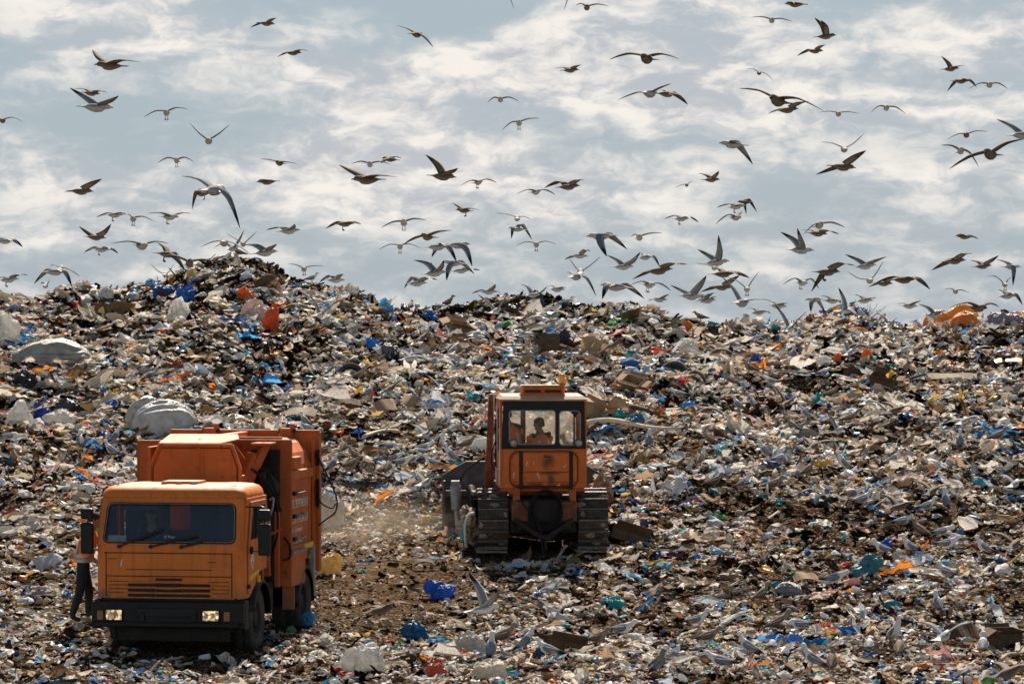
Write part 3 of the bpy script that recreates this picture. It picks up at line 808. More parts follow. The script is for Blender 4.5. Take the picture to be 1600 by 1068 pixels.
    # mirrors
    for sx in (1, -1):
        mm = MB(); mx_ = 1.60 if sx > 0 else -1.39
        mm.box((mx_, .02, 2.30), (.21, .10, .19)); mm.box((mx_, .03, 1.90), (.21, .12, .52))
        mo = mm.build('mirror', M['black'], T, .035)
        am = MB(); am.tube([(sx * 1.23, .30, 2.42), (mx_ * .95, .12, 2.44), (mx_, .06, 2.42), (mx_, .09, 1.70), (sx * 1.30, .36, 1.70)], .014, 6)
        am.build('mirror_arm', M['black'], mo)
    # fenders
    for sx in (1, -1):
        for (yc, w, x0, mat, a0, a1) in ((1.22, .46, 1.06, 'blackpaint', 4, 164), (4.62, .56, 1.02, 'blackpaint', -2, 182)):
            f = MB(); rings = []
            for a in np.linspace(R(a0), R(a1), 17):
                cy, cz = yc + .66 * math.cos(a), .50 + .66 * math.sin(a); iy, iz = yc + .63 * math.cos(a), .50 + .63 * math.sin(a)
                rings.append([(sx * (x0 - w / 2 + .06), cy, cz), (sx * (x0 + w / 2), cy, cz), (sx * (x0 + w / 2 + .015), yc + .60 * math.cos(a), .50 + .60 * math.sin(a)), (sx * (x0 + w / 2 - .02), iy, iz), (sx * (x0 - w / 2 + .06), iy, iz)])
            f.loft(rings); f.build('fender', M[mat], T)
    ind = MB(); ind.box((1.31, .88, 1.20), (.05, .05, .11)); ind.build('side_repeater', M['amber'], T, .01)
    # wheels
    for sx in (1, -1):
        wheel(T, sx * 1.06, 1.22, .54, .31, sx)
        wheel(T, sx * 1.03, 4.62, .54, .50, sx)
    # chassis
    k = MB()
    for sx in (1, -1): k.box((sx * .42, 2.9, .78), (.12, 5.4, .28))
    k.box((0, 1.22, .52), (1.7, .16, .16)); k.box((0, 4.62, .52), (1.7, .2, .2)); k.ball((0, 4.62, .52), .27)
    k.box((0, .55, .80), (1.1, .5, .55)); k.box((0, 1.1, 1.1), (.8, 1.2, .5)); k.box((0, .30, .33), (1.9, .05, .26)); k.box((.85, 2.6, .75), (.42, .9, .5)); k.box((-.85, 2.6, .75), (.42, .9, .5))
    k.cyl((.0, 1.9, .6), (0, 4.5, .55), .06); k.box((0, .9, .42), (.5, .9, .22)); k.box((0, 3.4, 1.02), (1.9, 3.6, .12))
    k.box((0, 5.2, .62), (2.2, .12, .16))
    k.build('chassis', M['grease'], T, .01)
    # --- hopper behind the cab
    h = MB()
    front = [(-.87, 1.2), (-.87, 2.98), (-.70, 3.37), (.57, 3.37), (.71, 2.98), (.71, 1.2)]
    h.plate(front, [], .05, XZ(2.10))
    h.box((-.90, 2.66, 2.28), (.05, 1.1, 2.1)); h.box((.70, 2.50, 2.0), (.05, .75, 1.7))
    hc = MB(); hc.plate([(-.72, 2.08), (.36, 2.08), (.56, 2.62), (.40, 3.2), (-.80, 3.2)], [], .035, Matrix.Translation((0, 2.08, 3.385)) @ Matrix.Rotation(R(6), 4, 'X') @ Matrix.Translation((0, -2.08, 0)))
    h.plate([(.05, 3.38), (.40, 3.38), (.68, 3.0), (.66, 2.9), (.30, 3.1)], [], .03, XZ(2.9))
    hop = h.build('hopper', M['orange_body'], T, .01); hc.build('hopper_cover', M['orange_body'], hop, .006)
    fr = MB()
    def edge(p, q, w=.055): fr.bar((p[0], 2.065, p[1]), (q[0], 2.065, q[1]), w, .045)
    for a, bb in zip(front[:-1], front[1:]): edge(a, bb)
    fr.bar((-.02, 2.068, 1.3), (-.02, 2.068, 3.36), .05, .02); fr.box((.42, 2.06, 3.12), (.05, .03, .05))
    fr.build('hopper_rim', M['orange_body'], hop, .008)
    ed = MB(); ed.tube([(a + s_, 2.072, b_ + t_) for (a, b_), s_, t_ in zip(front, (.055, .055, .035, -.035, -.055, -.055), (0, -.01, -.055, -.055, -.01, 0))], .009, 5); ed.build('weld_seam', M['seam'], hop)
    ey = MB(); ey.tube([(-.1 + .03 * math.cos(t), 2.5, 3.42 + .035 * math.sin(t)) for t in [i * math.pi / 6 for i in range(12)]], .008, 5, closed=True); ey.build('lifting_eye', M['steel'], hop)
    lp = MB(); lp.box((-1.12, 3.18, 2.45), (.52, .05, 1.86)); lp.box((-1.37, 3.20, 2.45), (.03, .12, 1.86)); lp.box((-1.1, 3.16, 3.39), (.56, .10, .04)); lp.build('side_shield', M['orange_body'], T, .01)
    # --- compaction body
    y0, y1 = 3.24, 5.50
    B = MB(); prof = [(-1.24, 1.25), (1.20, 1.25), (1.20, 2.70), (1.19, 2.95), (1.13, 3.16), (1.00, 3.32), (.84, 3.40), (-.9, 3.40), (-1.1, 3.3), (-1.24, 3.0)]
    B.loft([[(x, y0, z) for x, z in prof], [(x, y1, z) for x, z in prof]], smooth=False)
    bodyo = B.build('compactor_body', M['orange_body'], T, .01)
    F = MB(); F.plate([(.60, 1.05), (1.34, 1.05), (1.34, 3.40), (-.3, 3.40), (-.3, 3.25), (.60, 3.25)], [], .05, XZ(3.22)); F.box((1.325, 3.262, 2.22), (.032, .09, 2.35)); F.box((.52, 3.25, 3.412), (1.64, .10, .03)); F.build('front_frame', M['orange_dark'], bodyo, .008)
    Rr = MB(); Rr.plate([(-1.39, 1.0), (1.33, 1.0), (1.33, 3.49), (-1.39, 3.49)], [], .06, XZ(5.56)); Rr.box((-.03, 5.56, 3.505), (2.74, .13, .04)); Rr.box((1.325, 5.60, 2.24), (.05, .16, 2.5)); Rr.box((1.24, 5.48, 2.2), (.06, .06, 2.3))
    Rr.build('tailgate_frame', M['orange_body'], bodyo, .008)
    rb = MB(); rb.box((-.02, 4.35, 3.44), (.14, 2.2, .11)); rb.box((.35, 3.34, 3.43), (1.6, .06, .08)); rb.build('roof_rib', M['orange_body'], bodyo, .01)
    for x in (-.62, .78):
        hb = MB(); hb.box((x, 5.36, 3.46), (.20, .26, .20)); hb.box((x + .10, 5.40, 3.58), (.05, .2, .12)); hb.box((x - .06, 5.24, 3.40), (.12, .04, .10)); hh = hb.build('hinge_bracket', M['orange_dark'], bodyo, .012)
        pn = MB(); pn.cyl((x - .15, 5.38, 3.52), (x + .16, 5.38, 3.52), .035, n=10); pn.build('hinge_pin', M['grease'], hh)
    sd = MB(); sd.box((1.225, 4.34, 2.78), (.09, 2.05, .16)); sd.box((1.225, 4.34, 1.50), (.10, 2.05, .10)); sd.box((1.215, 4.1, 2.99), (.10, .55, .22)); sd.box((1.20, 5.30, 2.2), (.05, .10, 1.5))
    sd.build('side_rib', M['orange_body'], bodyo, .015)
    for z in (2.46, 2.06, 1.66):
        hd = MB(); hd.tube([(1.21, 4.02, z), (1.29, 4.02, z), (1.29, 4.62, z + .01), (1.21, 4.62, z + .01)], .022, 6); ho = hd.build('grab_handle', M['steel'], bodyo)
        hd2 = MB(); hd2.box((1.235, 3.98, z), (.06, .20, .07)); hd2.build('handle_bracket', M['black'], ho, .01)
    for (tx_, sz, yy_, zz_, kx) in (('ЗАСЕ, ЗЕРПРОВО', .20, 4.36, 2.20, .95), ('ЗОСТУТ КОАЛИ', .21, 4.36, 1.93, .98), ('тел.  ремонт', .13, 4.25, 1.765, 1.25), ('тел  260063', .15, 4.25, 1.585, 1.25)):
        tx = MB(); tx.text(tx_, sz, YZ(1.206) @ Matrix.Translation((yy_, zz_, 0)) @ Matrix.Diagonal((kx, 1.0, 1, 1)), .002); tx.build('side_lettering', M['white'], bodyo)
    ys = MB(); ys.box((1.282, 4.92, 1.50), (.012, .75, .09)); ys.build('yellow_stripe', M['yellow'], bodyo)
    bx = MB(); bx.box((1.16, 3.95, 1.16), (.30, 1.10, .58)); bo = bx.build('tool_locker', M['orange_body'], T, .012)
    lid = MB(); lid.bar((1.32, 3.42, 1.46), (1.32, 4.50, 1.46), .04, .05); lid.build('locker_lid_rail', M['grey'], bo)
    mf = MB(); mf.box((1.20, 3.62, .66), (.22, .04, .40)); mf.build('mudflap', M['orange_body'], T, .01)
    gp = MB(); gp.box((1.26, 5.30, 1.02), (.10, .10, .92)); gp.box((1.22, 5.30, 1.28), (.06, .3, .06)); gp.build('rear_stay', M['grey'], T, .01)
    # --- lifting gear in the gap
    A = MB()
    A.bar((.78, 2.72, 3.20), (.62, 2.45, 2.65), .16, .12); A.bar((.98, 2.85, 3.36), (.72, 2.60, 2.72), .12, .14); A.box((.92, 2.9, 3.36), (.34, .5, .05))
    A.bar((.95, 2.75, 2.5), (1.02, 2.75, 1.1), .13, .12); A.bar((1.16, 2.9, 2.2), (1.16, 2.9, .9), .09, .07); A.bar((1.0, 2.6, 1.78), (1.30, 2.65, 1.92), .06, .05)
    arm = A.build('lifting_arm', M['orange_dark'], T, .012)
    Cc = MB(); Cc.cyl((.92, 2.75, 2.9), (.98, 2.85, 1.6), .075); Cc.cyl((.98, 2.85, 1.6), (1.0, 2.85, 1.2), .04); Cc.box((.9, 2.95, 2.15), (.34, .25, .6)); Cc.box((.86, 3.0, 1.4), (.5, .4, .8)); Cc.ball((1.0, 2.9, 2.62), (.2, .2, .22))
    Cc.box((.9, 3.15, 2.5), (.5, .06, 1.5))
    Cc.build('hydraulic_ram', M['grease'], arm, .01)
    hs = MB()
    for pts, r in (([(.80, 2.5, 2.95), (.95, 2.45, 2.85), (1.10, 2.5, 2.6), (1.16, 2.55, 2.3), (1.08, 2.6, 1.9)], .022), ([(.84, 2.55, 2.9), (1.05, 2.45, 2.75), (1.2, 2.6, 2.45), (1.22, 2.7, 1.9), (1.1, 2.8, 1.5)], .02), ([(.9, 2.6, 2.9), (1.0, 2.5, 2.95), (1.13, 2.6, 2.8), (1.25, 2.8, 2.2)], .018), ([(1.24, 3.1, 1.75), (1.33, 3.15, 1.6), (1.33, 3.15, 1.4), (1.22, 3.1, 1.35)], .02), ([(.75, 2.4, 2.0), (.9, 2.35, 1.6), (.85, 2.4, 1.2)], .025)):
        hs.tube(smooth_path(pts), r, 6)
    hs.build('hydraulic_hose', M['hose'], arm)
    h2 = MB(); h2.tube(smooth_path([(1.12, 2.5, 2.42), (1.19, 2.48, 2.45), (1.18, 2.48, 2.30), (1.12, 2.48, 2.1), (1.14, 2.46, 1.9), (1.05, 2.44, 1.72), (.98, 2.44, 1.5), (1.06, 2.44, 1.40), (1.14, 2.44, 1.46)]), .018, 6); h2.build('loop_hose', M['hose_grey'], arm)
    # cable on the tail corner
    cb = MB(); cb.tube(smooth_path([(1.30, 5.42, 3.05), (1.36, 5.3, 3.12), (1.40, 5.35, 2.95), (1.50, 5.6, 2.65), (1.62, 5.7, 2.3), (1.60, 5.7, 2.05), (1.45, 5.6, 1.92), (1.34, 5.5, 1.82)]), .016, 6)
    cb.tube(smooth_path([(1.32, 5.46, 2.6), (1.34, 5.4, 2.35), (1.42, 5.45, 2.2), (1.56, 5.6, 2.12), (1.60, 5.7, 2.2)]), .014, 6)
    cb.box((1.33, 5.46, 3.03), (.05, .08, .28)); cb.box((1.33, 5.46, 2.4), (.05, .08, .5)); cb.build('cable', M['hose'], T)
    return T
truck = make_truck()
# ------------------------------------------------------------------ bulldozer seen from behind (local y forwards, z up)
DZ_Z = 0.72
def mat_tank():
    m = M['orange_dozer'].copy(); m.name = 'orange_paint_oil_stained'; t = m.node_tree
    p = [n for n in t.nodes if n.type == 'BSDF_PRINCIPLED'][0]; src = p.inputs['Base Color'].links[0].from_socket
    c = t.nodes.new('ShaderNodeTexCoord'); n = noise_node(t, 5.0, 6, 0.7, c.outputs['Object'])
    sp_ = t.nodes.new('ShaderNodeVectorMath'); sp_.operation = 'MULTIPLY_ADD'; t.links.new(n.outputs['Color'], sp_.inputs[0]); sp_.inputs[1].default_value = (.22, 0, .22); t.links.new(c.outputs['Object'], sp_.inputs[2])
    prev = None
    for (x, z, rx, rz) in ((.19, 1.98, .17, .17), (.22, 1.76, .24, .06), (.24, 1.62, .09, .20), (-.3, 1.50, .3, .05), (.14, 1.5, .9, .05)):
        d = t.nodes.new('ShaderNodeVectorMath'); d.operation = 'SUBTRACT'; t.links.new(sp_.outputs[0], d.inputs[0]); d.inputs[1].default_value = (x, 0, z)
        e = t.nodes.new('ShaderNodeVectorMath'); e.operation = 'MULTIPLY'; t.links.new(d.outputs[0], e.inputs[0]); e.inputs[1].default_value = (1 / rx, 0, 1 / rz)
        l = t.nodes.new('ShaderNodeVectorMath'); l.operation = 'LENGTH'; t.links.new(e.outputs[0], l.inputs[0])
        mr = t.nodes.new('ShaderNodeMapRange'); mr.interpolation_type = 'SMOOTHSTEP'; t.links.new(l.outputs['Value'], mr.inputs['Value']); mr.inputs['From Min'].default_value = .2; mr.inputs['From Max'].default_value = 1.2; mr.inputs['To Min'].default_value = .85; mr.inputs['To Max'].default_value = 0
        if prev is None: prev = mr.outputs[0]
        else:
            mx = t.nodes.new('ShaderNodeMath'); mx.operation = 'MAXIMUM'; t.links.new(prev, mx.inputs[0]); t.links.new(mr.outputs[0], mx.inputs[1]); prev = mx.outputs[0]
    t.links.new(mixc(t, prev, src, (.03, .016, .009)), p.inputs['Base Color']); return m
M['rust'] = mat_simple('rusty_pipe', (.17, .055, .022), .85, var=.5, scale=8, bump=.3, dirt=(.05, .022, .012), dirt_amt=.8)
M['mud'] = mat_simple('caked_mud', (.085, .06, .038), .95, var=.5, scale=14, bump=.5, spec=0)
M['caked'] = mat_simple('caked_rubbish', (.22, .18, .13), .95, var=.6, scale=14, bump=.5, spec=0)
def make_dozer():
    D = empty('bulldozer', (0.63, 68.0, DZ_Z), R(3.5))
    tag(D, 'worn orange tracked bulldozer seen from behind, cab with two men inside, pushing into the rubbish', 'bulldozer')
    # cab
    c = MB(); O = [(-.86, 1.34), (.87, 1.34), (.85, 2.14), (-.845, 2.14)]
    c.plate(O, [], .05, XZ(.06))
    for sx in (-1, 1):
        q = [(.03, 1.34), (1.62, 1.34), (1.62, 1.95), (1.50, 3.10), (.10, 3.10), (.03, 2.1)]
        c.plate(q, [rrect(.22, 2.05, 1.38, 2.92, .08)], .045, Matrix.Translation((0, 0, 0)) @ YZ(sx * .842))
    c.plate([(-.84, 1.34), (.84, 1.34), (.82, 3.10), (-.82, 3.10)], [rrect(-.74, 1.98, -.36, 2.95, .05), rrect(-.26, 1.98, .34, 2.95, .06), rrect(.40, 1.98, .77, 2.95, .05)], .045, XZ(1.58))
    c.box((0, .80, 1.36), (1.68, 1.5, .05))
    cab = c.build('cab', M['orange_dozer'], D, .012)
    rf = MB(); rf.loft([[(-.85, .02, 3.06), (.86, .02, 3.06), (.86, 1.66, 3.06), (-.85, 1.66, 3.06)], [(-.87, 0, 3.10), (.88, 0, 3.10), (.88, 1.68, 3.10), (-.87, 1.68, 3.10)], [(-.80, .10, 3.17), (.81, .10, 3.17), (.81, 1.58, 3.20), (-.80, 1.58, 3.20)]], smooth=False)
    roof = rf.build('cab_roof', M['roof'], cab, .012)
    ac = MB(); ac.box((0, .55, 3.265), (.84, .62, .19), taper=(.94, .94)); ac.box((0, .52, 3.185), (.90, .70, .03)); aco = ac.build('roof_vent_box', M['orange_dozer'], cab, .01)
    sl = MB()
    for x in (-.2, .2): sl.box((x, .225, 3.265), (.32, .02, .055))
    sl.build('vent_slot', M['seam'], aco)
    lid = MB(); lid.box((0, .55, 3.375), (.86, .64, .02)); lid.build('vent_lid', M['roof'], aco, .005)
    # rear window wall: black frame with two openings
    w = MB()
    hl = rrect(-.685, 2.21, .235, 2.885, .06); hr = rrect(.315, 2.19, .735, 2.875, .08)
    w.plate([(-.84, 2.12), (.845, 2.12), (.815, 3.075), (-.80, 3.075)], [hl, hr], .05, XZ(.035))
    w.plate([(.50, 2.90), (.72, 2.90), (.64, 2.74)], [], .01, XZ(.03))
    wf = w.build('rear_window_frame', M['blackpaint'], cab, .006)
    g = MB(); g.plate(hl, [], .006, XZ(.06)); g.plate(hr, [], .006, XZ(.06)); g.build('rear_window_glass', M['glass_clear'], wf)
    g = MB(); g.plate(rrect(-.75, 1.97, .78, 2.96, .05), [], .006, XZ(1.60)); g.build('front_window_glass', M['glass_dusty'], cab)
    pt = MB(); pt.box((-.31, 1.545, 2.46), (.10, .03, .98)); pt.box((.37, 1.545, 2.46), (.06, .03, .98)); pt.box((.05, .9, 3.03), (1.6, 1.2, .04)); pt.bar((.62, .12, 2.1), (.62, .12, 3.0), .04, .04); pt.build('cab_pillars', M['interior'], cab)
    tr = MB(); tr.tube([(p[0], .005, p[1]) for p in hl], .011, 5, closed=True); tr.tube([(p[0], .005, p[1]) for p in hr], .011, 5, closed=True); tr.build('window_seal', M['grey'], wf)
    for x in (-.60, .69):
        l = MB(); l.cyl((x, -.10, 2.235), (x, .02, 2.235), .088, .06, 20); lo = l.build('work_lamp', M['black'], cab)
        g = MB(); g.lathe([(.001, -.012), (.045, -.010), (.074, 0), (.078, .01)], (x, -.102, 2.235), (0, 1, 0), 18); g.build('lamp_lens', M['steel'], lo)
    # lower rear panel with tank
    p = MB(); p.loft([[(a, .01, b) for a, b in rrect(-.66, 1.36, .67, 2.06, .17, 6)], [(a, -.055, b) for a, b in rrect(-.63, 1.39, .64, 2.03, .16, 6)]], smooth=False)
    tank = p.build('rear_tank', mat_tank(), D, .012)
    st = MB()
    for x in (-.455, .545): st = MB(); st.box((x, -.068, 1.71), (.075, .02, .72)); st.box((x, -.03, 1.335), (.075, .09, .03)); st.build('tank_strap', M['blackpaint'], tank, .004)
    se = MB(); se.box((.04, -.060, 1.66), (.92, .008, .012)); se.box((.04, -.060, 1.46), (1.28, .008, .010)); se.tube([(a, .006, b) for a, b in rrect(-.675, 1.35, .685, 2.075, .18, 6)], .008, 5, closed=True); se.tube([(.02, -.08, 2.0), (.0, -.10, 1.98), (.04, -.11, 1.96), (.12, -.09, 1.965)], .012, 6); se.build('panel_seam', M['seam'], tank)
    sc = MB()
    for (x, z, a, l) in ((-.34, 1.83, 20, .10), (-.12, 1.62, -10, .09), (-.09, 1.55, 25, .07), (-.60, 1.60, 12, .10), (.42, 1.78, 35, .07), (-.20, 1.84, 5, .05), (.3, 1.40, 60, .06)): sc.box((x, -.059, z), (.014, .004, l), Matrix.Rotation(R(a), 3, 'Y'))
    sc.build('paint_scratch', M['pale'], tank)
    lg = MB()
    for x in (-.54, .58): lg.box((x, .06, 1.18), (.14, .10, .34))
    lg.box((.02, .10, 1.30), (1.75, .14, .05)); lg.build('cab_mount', M['orange_dark'], D, .01)
    # side trim, door edge and grab bar on the near side
    sd = MB(); sd.bar((-.87, .12, 1.4), (-.85, .16, 3.05), .03, .05); sd.bar((-.87, 1.3, 1.4), (-.86, 1.25, 3.0), .03, .05); sd.box((-.885, .7, 1.72), (.03, 1.1, .03)); sd.build('door_trim', M['pale'], cab, .005)
    gb = MB(); gb.tube([(-.86, .45, 2.75), (-.93, .45, 2.72), (-.93, .45, 1.75), (-.86, .45, 1.72)], .016, 6); gb.build('grab_bar', M['black'], cab)
    # seats
    s = MB(); s.box((.02, .95, 1.68), (.50, .48, .14)); s.box((.02, .60, 1.93), (.48, .08, .46)); s.box((0, 1.35, 1.75), (1.2, .2, .6)); s.build('operator_seat', M['interior'], cab, .03)
    # hood
    h = MB(); h.box((0, 2.35, 1.50), (1.02, 1.5, .82)); h.box((0, 3.1, 1.45), (1.06, .1, .95)); h.build('engine_hood', M['orange_dozer'], D, .04)
    ex = MB(); ex.cyl((-.99, 1.95, 1.30), (-.935, 2.0, 3.16), .066, .070, 14); ex.cyl((-.99, 1.95, 1.25), (-.965, 1.97, 2.15), .09, .085, 14); exo = ex.build('exhaust_pipe', M['rust'], D)
    br = MB(); br.bar((-.97, 1.96, 2.0), (-.48, 1.98, 1.7), .05, .05); br.tube(smooth_path([(-.68, 1.9, 2.3), (-.86, 1.8, 2.2), (-.95, 1.7, 1.8), (-.8, 1.7, 1.55), (-.66, 1.7, 1.5)]), .018, 6); br.tube(smooth_path([(-.72, 1.9, 1.95), (-1.0, 2.2, 1.9), (-1.4, 2.7, 1.6), (-1.5, 3.3, 1.35)]), .018, 6); br.tube(smooth_path([(-.6, 1.9, 1.6), (-.9, 2.2, 1.45), (-1.1, 2.6, 1.2), (-1.15, 3.3, 1.1)]), .018, 6)
    br.build('exhaust_bracket', M['grease'], exo)
    # undercarriage between the tracks
    u = MB(); u.box((.0, .95, .78), (1.36, 1.7, .70)); u.box((0, .10, .80), (1.10, .25, .62)); u.box((0, 1.9, .55), (1.2, 2.2, .4)); u.cyl((-1.0, .62, .66), (1.0, .62, .66), .18)
    u.box((0, -.02, .58), (.30, .16, .22)); u.build('transmission_housing', M['grease'], D, .03)
    for x in (-.47, .50): u2 = MB(); u2.box((x, .02, .88), (.34, .14, .40)); u2.build('final_drive_guard', M['rust'], D, .03)
    v = MB()
    for sx in (-1, 1): v.bar((sx * .58, .0, .72), (sx * .06, -.22, .38), .10, .10)
    v.box((0, -.26, .38), (.26, .16, .10)); v.bar((.0, -.28, .34), (.02, -.30, .12), .05, .05); v.build('drawbar', M['grease'], D, .01)
    co_ = MB()
    for k in range(5):
        r = .25 + .022 * k; oz = .96 - .01 * k
        co_.tube([(.03 + r * (1 + .06 * math.sin(3 * t + k)) * math.cos(t), -.14 - .02 * k + .03 * math.sin(2 * t + k), oz + (r + .06) * math.sin(t)) for t in [i * math.pi / 16 for i in range(32)]], .015, 6, closed=True)
    co_.tube(smooth_path([(-.22, -.16, 1.05), (-.20, -.22, .8), (-.08, -.28, .5), (-.05, -.30, .2), (-.02, -.34, .02)]), .022, 6)
    co_.tube(smooth_path([(-.45, -.08, 1.1), (-.3, -.16, .85), (-.12, -.25, .55)]), .012, 6)
    co_.build('cable_coil', M['hose'], D)
    # tracks
    def belt_path(n):
        c0, r0, c1, r1 = (.62, .66), .58, (3.02, .58), .50
        pts = []
        for a in np.linspace(R(90), R(270), 40): pts.append((c0[0] + r0 * math.cos(a), c0[1] + r0 * math.sin(a)))
        pts += [(c0[0] + (c1[0] - c0[0]) * t, .08 + 0 * t) for t in np.linspace(.03, .97, 40)]
        for a in np.linspace(R(-90), R(90), 36): pts.append((c1[0] + r1 * math.cos(a), c1[1] + r1 * math.sin(a)))
        pts += [(c1[0] + (c0[0] - c1[0]) * t, (c1[1] + r1) + (c0[1] + r0 - c1[1] - r1) * t - .05 * math.sin(math.pi * t)) for t in np.linspace(.03, .97, 40)]
        P = np.array(pts + [pts[0]]); s_ = np.concatenate([[0], np.cumsum(np.hypot(*np.diff(P, axis=0).T))])
        q = np.linspace(0, s_[-1], n, endpoint=False)
        return [(np.interp(x, s_, P[:, 0]), np.interp(x, s_, P[:, 1])) for x in q], s_[-1]
    for sx in (-1, 1):
        X = sx * 1.0
        N = 39; pts, Lb = belt_path(N)
        b = MB(); gz = MB()
        for i in range(N):
            p, q = pts[i], pts[(i + 1) % N]
            d = Vector((0, q[0] - p[0], q[1] - p[1])); t = d.normalized(); nrm = Vector((0, -t.z, t.y)) * -1
            m3 = Matrix((Vector((1, 0, 0)), t, nrm)).transposed()
            cen = Vector((X, (p[0] + q[0]) / 2, (p[1] + q[1]) / 2))
            b.box(cen + nrm * .0, (.60, d.length * .94, .03), m3); b.box(cen - nrm * .05, (.20, d.length * .8, .07), m3)
            gz.box(Vector((X, p[0], p[1])) + nrm * .045 + t * .03, (.60, .022, .062), m3)
            for _k in range(2):
                bm = bmesh.new(); bmesh.ops.create_icosphere(bm, subdivisions=2, radius=1.0); sd_ = Vector((i * 1.7, _k * 3.1 + sx, 0)); mp_ = cen + nrm * .022 + Vector((.26 * math.sin(i * 7.3 + _k * 2 + sx), 0, 0)) + t * (.05 * math.sin(i * 3 + _k)); rx_ = .05 + .05 * abs(math.sin(i * 2.1 + _k))
                b.add([mp_ + m3 @ Vector((v.co.x * rx_, v.co.y * .055, v.co.z * .035)) * (1 + .7 * mnoise.noise(v.co * 1.8 + sd_)) for v in bm.verts], [[q_.index for q_ in f_.verts] for f_ in bm.faces], 1 + (i + _k) % 2); bm.free()
            if i % 3 == 0: b.box(cen + nrm * .02 + Vector((.2 * math.sin(i * 5), 0, 0)), (.16, d.length * .7, .03), m3)
        tk = b.build('track', [M['track'], M['mud'], M['caked']], D); gz.build('grouser_bars', M['polished'], tk, .004)
        f = MB(); f.box((X, 1.85, .55), (.30, 2.3, .30)); f.lathe([(.001, -.12), (.42, -.12), (.46, -.05), (.46, .05), (.42, .12), (.001, .12)], (X, .62, .66), (1, 0, 0), 24); f.lathe([(.001, -.10), (.40, -.10), (.40, .10), (.001, .10)], (X, 3.02, .58), (1, 0, 0), 22)
        for k in range(5): f.cyl((X - .14, 1.05 + k * .38, .27), (X + .14, 1.05 + k * .38, .27), .14, n=14)
        f.build('track_frame', M['grease'], D, .01)
        fn = MB(); fn.loft([[(X - sx * .12, .35, 1.30), (X + sx * .34, .35, 1.30), (X + sx * .34, .35, 1.33), (X - sx * .12, .35, 1.33)], [(X - sx * .12, 1.7, 1.30), (X + sx * .34, 1.7, 1.30), (X + sx * .34, 1.7, 1.33), (X - sx * .12, 1.7, 1.33)]], smooth=False)
    # blade
    bl = MB(); top = lambda x: 1.42 + min(.29, max(0, (x + 1.86) * .6)) if x < 0 else 1.42 + min(.29, max(0, (1.55 - x) * .6))
    xs = [-1.86, -1.6, -1.34, -1.2, 0, .9, 1.15, 1.35, 1.55]; sect = []
    for x in xs:
        h_ = top(x); zz = np.linspace(.02, h_, 7)
        outer = [(x, 4.02 + .34 * (1 - ((z - .75) / .85) ** 2) * -1 + .2, z) for z in zz]; inner = [(x, p[1] + .06, p[2]) for p in reversed(outer)]
        sect.append(outer + inner)
    bl.loft(sect, smooth=False); bl.box((-.15, 3.80, .55), (3.3, .14, .16)); bl.box((-.15, 3.80, 1.05), (3.3, .12, .14))
    for x in (-1.82, -.75, .6, 1.5): bl.box((x, 3.86, .72), (.05, .24, 1.20))
    blade = bl.build('blade', M['blade'], D, .01)
    for sx in (-1, 1):
        pa = MB(); pa.bar((sx * 1.38, 1.4, .45), (sx * 1.38, 3.75, .45), .16, .18); pa.cyl((sx * 1.28, 3.70, 1.18), (sx * 1.22, 3.3, .75), .10); pa.cyl((sx * 1.22, 3.3, .75), (sx * 1.15, 2.9, .42), .05); pa.build('push_arm', M['grease'], D, .01)
    rm = MB(); rm.cyl((-1.60, 3.62, 1.22), (-1.57, 3.56, .72), .115, n=16); rm.cyl((-1.57, 3.56, .74), (-1.54, 3.5, .30), .06, n=12); rm.box((-1.6, 3.64, 1.28), (.18, .16, .10)); rm.build('tilt_cylinder', M['grey'], D, .008)
    lc = MB()
    for sx in (-1, 1): lc.cyl((sx * .62, 3.2, 1.62), (sx * .62, 3.75, .9), .06); 
    lc.build('lift_ram', M['grease'], D)
    # rubbish caught on the machine
    crm = mat_simple('caught_rubbish', (.28, .22, .15), .9, var=.6, scale=11)
    for (x, y, z, r) in ((-1.42, 1.2, .62, .16), (-1.36, 1.5, .35, .22), (-1.44, 2.0, .75, .14), (1.34, 2.2, 1.30, .2), (1.40, 1.7, .45, .2)):
        dm = MB(); bm = bmesh.new(); bmesh.ops.create_icosphere(bm, subdivisions=3, radius=r)
        vs = [Vector((x, y, z)) + v.co * (1 + .9 * mnoise.noise(v.co * 9 + Vector((x, y, 0)) * 7)) for v in bm.verts]; dm.add(vs, [[q.index for q in f.verts] for f in bm.faces]); bm.free(); dm.build('caught_rubbish', crm, D)
    cl = MB(); cl.tube(smooth_path([(-1.32, .9, .80), (-1.45, .95, .74), (-1.52, .95, .5), (-1.5, .9, .1)]), [.035] * 19, 6); cl.build('caught_cloth', M['pale'], D)
    cl = MB(); cl.tube(smooth_path([(-1.50, .98, .55), (-1.58, 1.0, .4), (-1.56, .95, .22)]), .05, 6); cl.build('caught_film', mat_simple('teal_film', (.05, .30, .28)), D)
    be = MB(); be.cyl((.40, .42, 3.2), (.40, .42, 3.42), .055, .055, 12); bo = be.build('beacon_post', M['orange_dozer'], D)
    b2 = MB(); b2.cyl((.40, .42, 3.42), (.40, .42, 3.46), .075, n=16); b2.lathe([(.068, 0), (.066, .13), (.055, .155), (.001, .16)], (.40, .42, 3.455), (0, 0, 1), 18); b2.build('beacon_lens', M['amber'], bo)
    return D
dozer = make_dozer()
